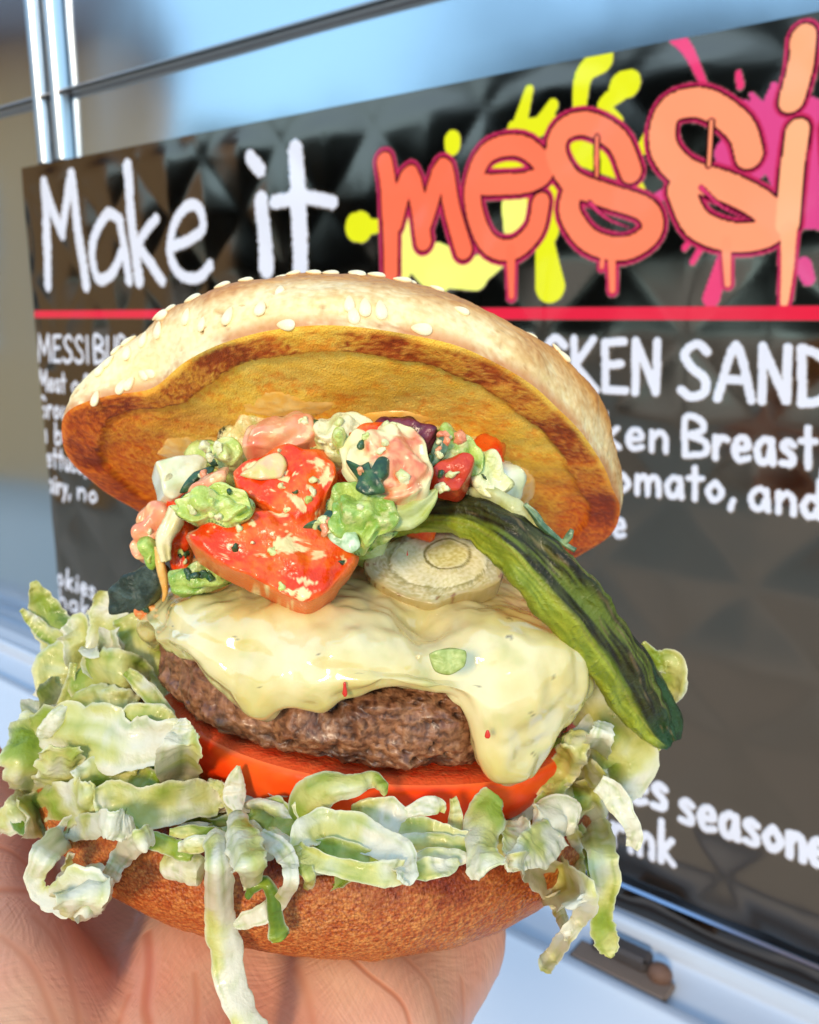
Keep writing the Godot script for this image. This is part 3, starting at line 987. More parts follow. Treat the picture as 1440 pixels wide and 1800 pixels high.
func build_top_bun() -> void:
	var o := TOP.origin
	var bun := thing("top_bun", "upper half of the sesame bun tilted open with its toasted underside showing", "bun", o)
	# its uneven rim, as radii round the middle
	var seen := [[-170.7, 0.0605], [-157.6, 0.0568], [-120.0, 0.057], [-90.0, 0.058], [-50.0, 0.059], [-17.8, 0.0596], [-5.8, 0.0606], [9.0, 0.0587], [15.8, 0.0567], [30.9, 0.0558], [40.6, 0.0562], [50.1, 0.0570], [57.6, 0.0586], [67.5, 0.0601], [74.6, 0.0611], [81.0, 0.0609], [93.8, 0.0607], [100.3, 0.0598], [110.4, 0.0578], [121.8, 0.0552], [137.5, 0.0522], [148.0, 0.0575], [158.0, 0.0622], [168.0, 0.0630], [178.4, 0.0630], [189.3, 0.0605]]
	var nu := 440
	var rad := PackedFloat32Array()
	for i in nu:
		var deg := 360.0 * i / nu
		if deg > 189.3: deg -= 360.0
		var r := 0.0587
		for k in seen.size() - 1:
			if deg >= seen[k][0] and deg <= seen[k + 1][0]:
				var f: float = (deg - seen[k][0]) / (seen[k + 1][0] - seen[k][0])
				var z = seen[maxi(k - 1, 0)]
				var y = seen[mini(k + 2, seen.size() - 1)]
				r = cubic_interpolate(seen[k][1], seen[k + 1][1], z[1], y[1], f)
		rad.append(r)
	for pass_ in 6:
		var sm := rad.duplicate()
		for i in nu: sm[i] = (rad[(i + nu - 1) % nu] + 2.0 * rad[i] + rad[(i + 1) % nu]) / 4.0
		rad = sm
	# dome
	var nv := 150
	var H := 0.031
	var p := PackedVector3Array()
	var c := PackedColorArray()
	var pale := lin(250, 230, 178)
	var cream := lin(242, 206, 136)
	var gold := lin(218, 154, 74)
	var tan_ := lin(186, 120, 58)
	var tips := PackedVector2Array()
	for j in nv:
		var v := j / float(nv - 1)
		var ph := v * PI / 2
		for i in nu:
			var th := TAU * i / nu
			var rr := rad[i]
			var even := lerpf(rr, 0.059, ss(0.0, 0.35, v))
			var r := even * pow(cos(ph), 0.72) + 0.0016 * sin(PI * minf(v * 3.0, 1.0))
			var t := H * pow(sin(ph), 0.92)
			var l := Vector3(cos(th) * r, t, sin(th) * r)
			var low := n3(nf, l, 2600.0)
			var crack := n3(nr, l, 5200.0, 20.0)
			var g := n3(nf, l, 30000.0, 50.0)
			var cut := ss(0.62, 0.86, crack) * ss(-0.15, 0.25, n3(nf, l, 1800.0, 88.0))
			var nrm := Vector3(cos(th) * cos(ph), sin(ph) * 1.2, sin(th) * cos(ph)).normalized()
			l += nrm * (0.0011 * low + 0.00016 * g - 0.0005 * cut) * ss(0.0, 0.05, v)
			var w := TOP * l
			p.append(w)
			var k := ss(0.05, 0.27, v + 0.11 * low + 0.06 * g + 0.10 * maxf(0.0, cos(th)) - 0.06 * maxf(0.0, -cos(th)))
			var col := pale.lerp(cream, clampf(0.35 + 0.9 * low + 0.5 * g, 0, 1))
			col = col.lerp(gold.lerp(tan_, clampf(0.4 + g + low, 0, 1)), k)
			col = col.lerp(lin(170, 120, 72), 0.75 * cut)
			# a toasted band just above the rim, on the photograph's left mostly
			var band := ss(0.05, 0.0, v) * ss(-0.2, 0.5, low + 0.4 * g + 0.5)
			col = col.lerp(lin(196, 120, 70), 0.8 * band)
			c.append(col)
	var a := Acc.new()
	add_grid(a, nu, nv, p, c, true, PackedVector2Array(), true)
	var dome := part("dome", a, M.crust, bun, o)
	var nrm_ := a.n
	# underside
	var pu := PackedVector3Array()
	var cu := PackedColorArray()
	var mv := 120
	for j in mv:
		var s := 1.0 - j / float(mv - 1)
		for i in nu:
			var th := TAU * i / nu
			var rr := rad[i] * s
			var l := Vector3(cos(th) * rr, 0.0, sin(th) * rr)
			var low := n3(nf, l, 3000.0, 15.0)
			var f := n3(nc, l, 52000.0)
			var g := n3(nf, l, 42000.0, 9.0)
			var deg := rad_to_deg(th)
			if deg > 180.0: deg -= 360.0
			# the raised, darkly toasted rim stands outside about 0.83 of the radius, most in front
			var s_in := 0.878 + 0.02 * low
			var lip := ss(s_in - 0.010, s_in + 0.012, s + 0.010 * g)
			l.y = 0.0009 * (1.0 - lip) + (0.00040 * f + 0.00012 * g + 0.0008 * low) * ss(1.0, 0.985, s)
			pu.append(TOP * l)
			var orange := lin(248, 146, 36)
			var ochre := lin(255, 208, 80)
			var straw := lin(255, 222, 112)
			var red := lin(206, 74, 20)
			var dark := lin(136, 48, 20)
			var col := ochre.lerp(straw, clampf(0.4 + 1.2 * low + 0.8 * n3(nf, l, 16000.0, 22.0), 0, 1)).lerp(orange, clampf(-0.1 - 1.5 * n3(nf, l, 5200.0, 60.0) + 0.6 * (f + 0.5) + 0.9 * g, 0, 0.75))
			# the ends of the cut face are fried orange
			var ends := ss(0.46, 0.86, s + 0.2 * low + 0.1 * g) * ss(50.0, 10.0, minf(absf(deg + 8.0), absf(absf(deg) - 172.0)))
			col = col.lerp(orange.lerp(red, clampf(0.45 + 1.3 * g + 0.8 * (f + 0.5), 0, 1)), ends)
			var gap := ss(3.0, 7.0, absf(deg - 97.0) + 3.0 * g)
			var toast := lip * gap * ss(0.999, 0.975, s + 0.012 * g)
			var tone := clampf(0.34 + 1.3 * low + 1.2 * g + 0.25 * signf(deg - 110.0) * ss(100, 125, deg), 0, 1)
			col = col.lerp(lin(200, 80, 28).lerp(dark, tone), toast * clampf(0.86 + 0.9 * low + 0.7 * g, 0.35, 0.97))
			c.size()
			cu.append(col)
	a = Acc.new()
	add_grid(a, nu, mv, pu, cu, true)
	part("cut_face", a, M.crumb, bun, o)
	# sesame seeds, set on the dome where the photograph shows them
	var sp_ := Acc.new()
	var sv := PackedVector3Array()
	var sc := PackedColorArray()
	for j in 11:
		var ph := PI * j / 10.0
		for i in 16:
			var th := TAU * i / 16.0
			var y := cos(ph)
			var w := sin(ph) * (1.0 - 0.32 * y)
			sv.append(Vector3(cos(th) * w * 0.00098, sin(th) * w * 0.00056, y * 0.0017))
			sc.append(lin(250, 232, 186).lerp(lin(230, 196, 130), clampf(0.5 * y + 0.1, 0, 1)))
	add_grid(sp_, 16, 11, sv, sc, true, PackedVector2Array(), true)
	var seed_mesh := mesh_of(sp_)
	var px2 := PackedVector2Array()
	for i in p.size(): px2.append(pix(p[i]))
	var spots := [492, 515, 10, 457, 542, 4, 400, 557, -4, 330, 557, 12, 357, 570, 6, 277, 582, 14, 252, 597, 16, 227, 597, -8, 284, 557, 70, 192, 636, -20, 177, 648, -10, 250, 660, 60, 266, 655, 75, 212, 679, -30, 229, 676, -35]
	spots += [166, 702, 0, 505, 573, 80, 619, 535, 4, 622, 556, 10, 645, 543, 0, 674, 547, 0, 630, 482, 30, 705, 490, 80, 770, 507, 35, 552, 475, 80, 515, 473, 85, 430, 488, 75, 337, 523, 60, 390, 498, 60]
	spots += [292, 536, 60, 277, 546, 70, 812, 548, 80, 977, 614, 40, 990, 628, 40, 740, 579, 85, 222, 622, 20, 236, 604, 10, 205, 612, 15, 583, 470, 75, 660, 474, 80]
	var normal_now := bun
	for k in range(0, spots.size(), 3):
		var want := Vector2(spots[k], spots[k + 1])
		var best := -1
		var bd := 1e9
		for i in range(0, p.size(), 1):
			var dd := px2[i].distance_squared_to(want)
			if dd < bd and nrm_[i].dot(CAM - p[i]) > -0.004:
				bd = dd
				best = i
		seed_at(seed_mesh, p[best], nrm_[best], spots[k + 2], bun, o)
	for k in 60:     # and over the rest of the crown
		var i := int(rng.randf_range(0.25, 0.93) * nv) * nu + rng.randi() % nu
		if nrm_[i].dot((CAM - p[i]).normalized()) < -0.12:
			seed_at(seed_mesh, p[i], nrm_[i], rng.randf() * 180.0, bun, o)
	# sauce that stuck to the underside
	var pinkish := func(q, s, _f, w): return lin(250, 212, 140).lerp(lin(250, 190, 86), clampf(0.5 + n3(nf, w, 20000.0) + 0.4 * s, 0, 1))
	for e in [[[275, 800, 300, 770, 350, 765, 400, 775, 370, 800, 320, 812], 1], [[420, 712, 470, 690, 540, 700, 600, 712, 560, 730, 480, 735, 430, 730], 2], [[600, 735, 700, 725, 760, 740, 700, 752, 620, 755], 3], [[862, 812, 905, 815, 935, 832, 940, 870, 925, 895, 900, 878, 880, 850], 4]]:
		a = Acc.new()
		under_patch(a, e[0], 0.0007, 0.0009, pinkish, float(e[1]))
		part("sauce_smear", a, M.sauce, bun, o)


func seed_at(m: Mesh, at: Vector3, n: Vector3, turn: float, bun: Node3D, o: Vector3) -> void:
	var view := (CAM - at).normalized()
	var up := (Vector3.UP.rotated(Vector3.BACK, deg_to_rad(turn)))
	var z := (up - n * up.dot(n)).normalized()
	if z.length() < 0.5: z = n.cross(Vector3.RIGHT).normalized()
	var x := n.cross(z).normalized()
	var s := MeshInstance3D.new()
	s.name = "sesame_seed"
	s.mesh = m
	s.material_override = M.seed
	s.transform = Transform3D(Basis(x, n, z).scaled(Vector3.ONE) * Basis.from_scale(Vector3.ONE * rng.randf_range(0.82, 1.12)), at - o + n * 0.00015)
	bun.add_child(s, true)


# a patch that lies on the top bun's cut face (outline in photograph pixels)
func under_patch(a: Acc, flat: Array, thick: float, rough: float, colour: Callable, seed_: float) -> void:
	var q := rows(flat, 2)
	q.append(q[0])
	var n := 60
	var ring := PackedVector3Array()
	var mid := Vector3.ZERO
	for i in n:
		var r := catmull(q, i / float(n))
		var d := ray(r[0], r[1])
		var w := CAM + d * ((TOP.origin - TOP.basis.y * -0.0006 - CAM).dot(TOP.basis.y) / d.dot(TOP.basis.y))
		ring.append(w)
		mid += w / n
	var p := PackedVector3Array()
	var c := PackedColorArray()
	var nv := 14
	for j in nv:
		var s := sin(PI / 2 * j / float(nv - 1))
		for i in n:
			var w := mid + (ring[i] - mid) * s
			var h := thick * sqrt(maxf(0.0, 1.0 - s * s)) * (1.0 + 0.35 * n3(nz, w, 16000.0, seed_ * 31.0)) - 0.0004 * s
			p.append(w - TOP.basis.y * h + (ring[i] - mid) * (0.05 * n3(nz, w, 20000.0, seed_ * 7.0)))
			c.append(colour.call(Vector2.ZERO, s, true, w))
	add_grid(a, n, nv, p, c, true)


func build_tomato() -> void:
	var o := TOM.origin + TOM.basis.y * -0.0085
	var tom := thing("tomato_slice", "thick red tomato slice lying on the lettuce under the beef patty", "tomato", o)
	var R := 0.0440
	var T := 0.0100
	var nu := 320
	var p := PackedVector3Array()
	var c := PackedColorArray()
	var nv := 34
	for j in nv:
		var v := j / float(nv - 1)
		for i in nu:
			var th := TAU * i / nu
			var wob := 1.0 + 0.02 * nz.get_noise_2d(cos(th) * 55.0, sin(th) * 55.0 + 30.0)
			var r := R * wob * (1.0 + 0.022 * sin(PI * v) - 0.075 * v) - 0.0006 * pow(maxf(0.0, 1.0 - v * 7.0), 2.0)
			var l := Vector3(cos(th) * r, -T * v, sin(th) * r)
			p.append(TOM * l)
			var f := n3(nf, l, 16000.0)
			var col := lin(238, 58, 14).lerp(lin(250, 96, 32), clampf(0.45 + 1.1 * n3(nf, l, 2400.0) + 0.25 * f, 0, 1))
			col = col.lerp(lin(236, 120, 60), 0.6 * ss(0.06, 0.0, v))
			c.append(col)
	var a := Acc.new()
	add_grid(a, nu, nv, p, c, true)
	part("skin", a, M.skin_red, tom, o)
	p = PackedVector3Array()
	c = PackedColorArray()
	nv = 60
	for j in nv:
		var s := j / float(nv - 1)
		for i in nu:
			var th := TAU * i / nu
			var wob := 1.0 + 0.02 * nz.get_noise_2d(cos(th) * 55.0, sin(th) * 55.0 + 30.0)
			var r := (R * wob - 0.0006) * s
			var l := Vector3(cos(th) * r, 0, sin(th) * r)
			var f := n3(nf, l, 26000.0)
			l.y = 0.0006 * ss(1.0, 0.97, s) - 0.0004 * ss(0.95, 0.8, s) + 0.00022 * f * ss(1.0, 0.9, s)
			p.append(TOM * l)
			var col := lin(255, 66, 30).lerp(lin(255, 120, 66), clampf(0.4 + 0.9 * f, 0, 1))
			col = col.lerp(lin(226, 84, 40), ss(0.94, 1.0, s))
			c.append(col)
	a = Acc.new()
	add_grid(a, nu, nv, p, c, true, PackedVector2Array(), true)
	part("cut_face", a, M.flesh, tom, o)
	a = Acc.new()
	p = PackedVector3Array([])
	c = PackedColorArray()
	for j in 2:
		for i in nu:
			var th := TAU * i / nu
			var r := R * 0.925 * j * (1.0 + 0.02 * nz.get_noise_2d(cos(th) * 55.0, sin(th) * 55.0 + 30.0))
			p.append(TOM * Vector3(cos(th) * r, -T, sin(th) * r))
			c.append(lin(190, 40, 24))
	add_grid(a, nu, 2, p, c, true)
	part("lower_face", a, M.flesh, tom, o)


const PAT_R := 0.0420
const PAT_H := 0.0168


func build_patty() -> void:
	var o := PAT.origin
	var nu := 420
	var nv := 110
	var p := PackedVector3Array()
	var c := PackedColorArray()
	for j in nv:
		var v := j / float(nv - 1)
		# once round: base centre, base rim, side, top rim, top centre
		for i in nu:
			var th := TAU * i / nu
			var r: float
			var y: float
			var ph := (v - 0.5) * PI
			r = (PAT_R + 0.0016) * pow(cos(ph), 0.24)
			y = PAT_H * 0.5 * (1.0 + signf(sin(ph)) * pow(absf(sin(ph)), 0.50))
			var l := Vector3(cos(th) * r, y, sin(th) * r)
			var low := n3(nf, l, 5200.0)
			var cell := n3(nc, l, 14000.0, 60.0)
			var g := n3(nf, l, 38000.0, 30.0)
			var hole := ss(0.28, 0.5, n3(nf, l, 15000.0, 140.0))
			var out_ := Vector3(cos(th) * cos(ph), sin(ph) * 0.6, sin(th) * cos(ph)).normalized()
			l += out_ * (0.0022 * low + 0.0014 * cell + 0.00045 * g - 0.0014 * hole)
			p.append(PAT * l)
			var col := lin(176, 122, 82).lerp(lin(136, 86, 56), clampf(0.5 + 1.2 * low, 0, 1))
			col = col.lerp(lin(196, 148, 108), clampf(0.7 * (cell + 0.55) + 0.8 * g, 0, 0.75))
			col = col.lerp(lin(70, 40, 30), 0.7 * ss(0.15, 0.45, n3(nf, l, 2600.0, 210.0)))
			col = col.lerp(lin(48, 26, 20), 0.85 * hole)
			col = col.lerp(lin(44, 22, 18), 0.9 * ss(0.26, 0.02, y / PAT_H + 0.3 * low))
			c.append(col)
	var a := Acc.new()
	add_grid(a, nu, nv, p, c, true, PackedVector2Array(), true)
	solo("beef_patty", a, M.meat, "seared brown beef patty between the melted cheese and the tomato slice", "beef patty", o)


func build_cheese() -> void:
	var inv := PAT.affine_inverse()
	var rc := PAT_R + 0.0010
	var rh := rc + 0.0055
	# the hem as the photograph shows it, laid on a cylinder round the patty
	var hem_px := [262, 1105, 272, 1140, 300, 1150, 340, 1172, 366, 1208, 400, 1240, 436, 1268, 470, 1278, 486, 1250, 510, 1242, 560, 1262, 596, 1235, 640, 1228, 690, 1205, 730, 1197, 780, 1212, 815, 1238, 838, 1275, 850, 1325, 866, 1368, 905, 1383, 950, 1378, 968, 1350, 974, 1310, 1000, 1285, 1025, 1240, 1040, 1180]
	var hem := []
	for k in range(0, hem_px.size(), 2):
		var a0 := inv * CAM
		var d := inv.basis * ray(hem_px[k], hem_px[k + 1])
		var qa := d.x * d.x + d.z * d.z
		var qb := a0.x * d.x + a0.z * d.z
		var qc := a0.x * a0.x + a0.z * a0.z - rh * rh
		var disc := qb * qb - qa * qc
		var t := (-qb - sqrt(maxf(disc, 0.0))) / qa
		var l := a0 + d * t
		hem.append([atan2(l.z, l.x), l.y])
	hem.sort_custom(func(x, y): return x[0] < y[0])
	var nu := 520
	var nv := 130
	var hy := PackedFloat32Array()
	for i in nu:
		var th := TAU * i / nu
		if th > PI * 1.5: th -= TAU
		var y := 0.006 + 0.003 * nz.get_noise_2d(cos(th) * 90.0, sin(th) * 90.0)
		if th <= hem[0][0]:
			y = lerpf(hem[0][1], y, ss(0.0, 0.5, hem[0][0] - th))
		elif th >= hem[hem.size() - 1][0]:
			y = lerpf(hem[hem.size() - 1][1], y, ss(0.0, 0.5, th - hem[hem.size() - 1][0]))
		else:
			for k in hem.size() - 1:
				if th >= hem[k][0] and th < hem[k + 1][0]:
					y = lerpf(hem[k][1], hem[k + 1][1], (th - hem[k][0]) / maxf(hem[k + 1][0] - hem[k][0], 1e-5))
		hy.append(y)
	for pass_ in 5:
		var sm := hy.duplicate()
		for i in nu: sm[i] = (hy[(i + nu - 1) % nu] + 2.0 * hy[i] + hy[(i + 1) % nu]) / 4.0
		hy = sm
	var p := PackedVector3Array()
	for j in nv:
		var v := j / float(nv - 1)
		for i in nu:
			var th := TAU * i / nu
			var d := Vector3(cos(th), 0, sin(th))
			var l: Vector3
			var low := nz.get_noise_2d(cos(th) * 130.0, sin(th) * 130.0)
			var thick := 0.0030 + 0.0008 * low
			var y0 := PAT_H + 0.0015
			if v < 0.55:                       # the domed top, rounding over into the side
				var f := v / 0.55 * PI / 2
				l = d * ((rc + thick) * pow(sin(f), 0.85)) + Vector3.UP * (y0 + 0.0118 * pow(cos(f), 1.05))
			elif v < 0.9:
				var s := (v - 0.55) / 0.35
				var y := lerpf(y0, minf(hy[i] + 0.0006, y0 - 0.0005), s)
				l = d * (rc + thick + 0.0016 * sin(PI * s * 0.9)) + Vector3.UP * y
			else:                              # the rounded lip and the inside
				var s := (v - 0.9) / 0.1 * PI
				var y := minf(hy[i] + 0.0006, y0 - 0.0005)
				l = d * (rc - 0.0006 + (thick + 0.0009) * (0.5 + 0.5 * cos(s)) ) + Vector3.UP * (y - 0.0018 * sin(s))
			p.append(PAT * l)
	for pass_ in 5:                        # soften the turns
		var sm := p.duplicate()
		for j in range(1, nv - 1):
			for i in nu:
				var k := j * nu + i
				sm[k] = p[k] * 0.4 + (p[k - nu] + p[k + nu]) * 0.2 + (p[j * nu + (i + 1) % nu] + p[j * nu + (i + nu - 1) % nu]) * 0.1
		p = sm
	# swellings and hollows, each round a place on the surface: px, py, radius and height in mm
	for e in [[965, 1180, 12.0, 4.0], [900, 1130, 11.0, 2.4], [400, 1120, 11.0, 2.4], [340, 1090, 8.0, 1.4], [590, 1085, 9.0, 2.4], [500, 1160, 10.0, 1.6], [660, 1120, 8.0, 1.4], [560, 1180, 7.0, 1.2], [905, 1350, 6.0, 2.6], [930, 1330, 3.4, -1.8], [745, 1095, 4.6, -4.2], [735, 1070, 6.0, -2.0], [700, 1150, 9.0, 1.0], [460, 1262, 5.0, 1.4], [870, 1230, 6.0, 1.2], [445, 1215, 6.0, 1.4], [330, 1130, 5.0, 1.0], [640, 1190, 6.0, 1.0], [830, 1090, 8.0, 1.6], [540, 1110, 5.0, -1.0], [1000, 1230, 7.0, 1.6], [380, 1175, 3.5, 0.9], [430, 1140, 4.0, -0.9], [470, 1085, 5.0, 1.2], [610, 1140, 4.5, 1.0], [690, 1090, 4.0, 1.2], [720, 1180, 4.0, 0.8], [880, 1170, 5.0, -0.8], [930, 1230, 5.0, 1.2], [850, 1140, 4.0, 0.8], [990, 1130, 6.0, 1.2], [330, 1060, 5.0, 1.0], [800, 1180, 6.0, -0.8]]:
		var best := -1
		var bd := 1e9
		for i in range(nu * 30, p.size()):
			if (p[i] - PAT.origin).dot(CAM - PAT.origin) < 0.0: continue
			var dd := pix(p[i]).distance_squared_to(Vector2(e[0], e[1]))
			if dd < bd:
				bd = dd
				best = i
		var at := p[best]
		var dir := ((at - (PAT * Vector3(0, 0.004, 0))).normalized() + Vector3.UP * 0.25).normalized()
		var r2 := pow(float(e[2]) * 0.001, 2.0)
		for i in p.size():
			var q := p[i].distance_squared_to(at) / r2
			if q < 6.0: p[i] += dir * (float(e[3]) * 0.001 * exp(-q))
	var n := normals_of(nu, nv, p, true)
	var c := PackedColorArray()
	for i in p.size():
		var w := p[i]
		var low := n3(nf, w, 3000.0, 12.0)
		var mid := n3(nz, w, 14000.0, 33.0)
		p[i] += n[i] * (-1.0 if n[i].dot(w - PAT.origin) < 0 else 1.0) * (0.0006 * low + 0.00040 * n3(nz, w, 9000.0, 71.0) + 0.00012 * mid)
		var col := lin(232, 215, 160).lerp(lin(214, 192, 116), clampf(0.45 + 1.3 * low, 0, 1))
		col = col.lerp(lin(196, 190, 110), 0.5 * ss(0.1, 0.5, n3(nf, w, 5000.0, 200.0)))
		c.append(col)
	# flecks of herb and chilli
	for k in 26:
		var i := (40 + rng.randi() % 70) * nu + int(nu * rng.randf_range(0.02, 0.48))
		for x in [i, i + 1, i + nu]:
			if x < c.size() and rng.randf() < 0.7: c[x] = c[x].lerp(lin(60, 52, 30), rng.randf_range(0.4, 0.8))
	var a := Acc.new()
	add_grid(a, nu, nv, p, c, true, PackedVector2Array(), true)
	var ch := thing("melted_cheese", "pale yellow melted cheese draped over the patty with a thick drip", "cheese", PAT.origin)
	part("sheet", a, M.cheese, ch, PAT.origin)
	a = Acc.new()
	pillow(a, [755, 1150, 790, 1140, 818, 1145, 815, 1170, 790, 1185, 765, 1178], 0.1262, 0, -0.00002, 0.0003, 0.002, 3.0, 0.0003, func(_q, s, _f, w): return lin(214, 222, 140).lerp(lin(160, 178, 84), clampf(0.4 + n3(nf, w, 40000.0), 0, 1)), 40, 8, 4)
	part("lettuce_scrap", a, M.leaf, ch, PAT.origin)
	for e in [[606, 1212, 10, 30, 0.1275], [857, 1290, 12, 18, 0.1285], [716, 972, 5, 12, 0.148]]:
		a = Acc.new()
		lump(a, P(e[0], e[1], e[4]), Basis(), Vector3(e[2], e[3], 8) * 0.5 * 0.000086, 0.0002, 30000.0, func(_q, _d, _g): return lin(206, 44, 24), 4.0, 14, 10)
		part("chilli_flake", a, M.sauce, ch, PAT.origin)


# ---------------------------------------------------------------- lettuce
func leaf_colour(g: float, seed_: float) -> Callable:
	var rib := lin(240, 234, 210)
	var pale := lin(226, 224, 152)
	var yel := lin(216, 206, 106)
	var green := lin(158, 176, 56)
	var dark := lin(84, 122, 30)
	return func(al, s, face, w):
		var n := n3(nf, w, 4200.0, seed_ * 13.0)
		var x := clampf(g * 1.1 + 0.7 * n + 0.22 * s * sin(seed_ * 9.0), 0.0, 1.0)
		var c := rib.lerp(pale, ss(0.08, 0.42, x))
		c = c.lerp(yel, 0.6 * ss(0.25, 0.5, x) * ss(0.85, 0.6, x))
		c = c.lerp(green, ss(0.42, 0.8, x))
		c = c.lerp(dark, 0.85 * ss(0.80, 1.02, x))
		# veins run along the leaf, thin and darker; the cut edge is paler
		var v := nr.get_noise_2d(s * 95.0 + al * 22.0 + seed_ * 61.0, al * 40.0 + seed_ * 23.0)
		c = c.lerp(green.lerp(dark, 0.5 * g), 0.5 * ss(0.15, 0.8, v))
		c = c.lerp(green, 0.22 * ss(0.15, 0.5, n3(nf, w, 16000.0, seed_)))
		c = c.lerp(rib, 0.6 * ss(0.8, 1.0, absf(s)))
		return c


# the distance at which the line of sight first meets the lower bun or the tomato slice
func meets(px: float, py: float, body: Transform3D, heights: Array) -> float:
	var inv := body.affine_inverse()
	var d := 0.105
	while d < 0.19:
		var l := inv * P(px, py, d)
		for e in heights:
			if l.y <= e[0] and l.y >= e[1] and l.x * l.x + l.z * l.z < e[2] * e[2]: return d
		d += 0.0006
	return INF


# what lies on the front of the lower bun rests on it, what hangs over hangs close before its side
func settled(px: float, py: float, d: float) -> float:
	if py < 1335.0 or px > 1045.0 or d > 0.1455: return d
	var gap := 0.0010 + maxf(0.0, 0.125 - d) * 0.22
	var b := meets(px, py, BUN, [[0.0005, -0.0125, 0.0618], [-0.0125, -0.0165, 0.0595], [-0.0165, -0.0212, 0.0545]])
	if py > 1580.0: b = minf(b, meets(px, 1580.0, BUN, [[0.0005, -0.0125, 0.0618], [-0.0125, -0.0165, 0.0595], [-0.0165, -0.0212, 0.0545]]))
	if b < INF and (BUN.affine_inverse() * P(px, py, b)).y > -0.0014 and py < 1580.0: b = INF      # it only sees the cut face
	if b < INF:
		var at := b - gap
		return lerpf(at, 0.1145, ss(1690.0, 1840.0, py))
	if py > 1600.0: return lerpf(d + 0.010, 0.1145, ss(1690.0, 1840.0, py))
	var t := meets(px, py, TOM, [[0.0, -0.0085, 0.0440]])
	var r := ray(px, py)
	var pl := BUN.origin + BUN.basis.y * (0.0035 + maxf(0.0, 0.126 - d) * 0.2)
	var at := -((pl - CAM).dot(BUN.basis.y) / r.dot(BUN.basis.y)) * r.z
	return maxf(d, minf(t, at) - 0.003 - maxf(0.0, 0.125 - d) * 0.3)


func shred(label: String, g: float, bow: float, ruffle: float, flat: Array, group := "shredded lettuce piled on the bun", thick := 0.0006, nlen := 54, wider := 1.12, ncross := 15) -> void:
	var a := Acc.new()
	var sd := float(taken.get("lettuce_shred", 0)) + 1.0
	for i in range(0, flat.size(), 5):
		flat[i + 3] *= wider
		if flat[i] > 200.0 and flat[i] < 960.0: flat[i + 1] += 16.0 * ss(1325.0, 1350.0, flat[i + 1]) * ss(1530.0, 1440.0, flat[i + 1])
		flat[i + 2] = settled(flat[i], flat[i + 1], flat[i + 2])
	strip(a, flat, thick, bow * (0.25 if int(sd) % 3 else -0.2), ruffle * 0.65, leaf_colour(g, sd), nlen, ncross, 0.14, sd)
	var q := rows(flat, 5)
	var m = q[q.size() / 2]
	solo("lettuce_shred", a, M.leaf, label, "lettuce", P(m[0], m[1], m[2]), group)


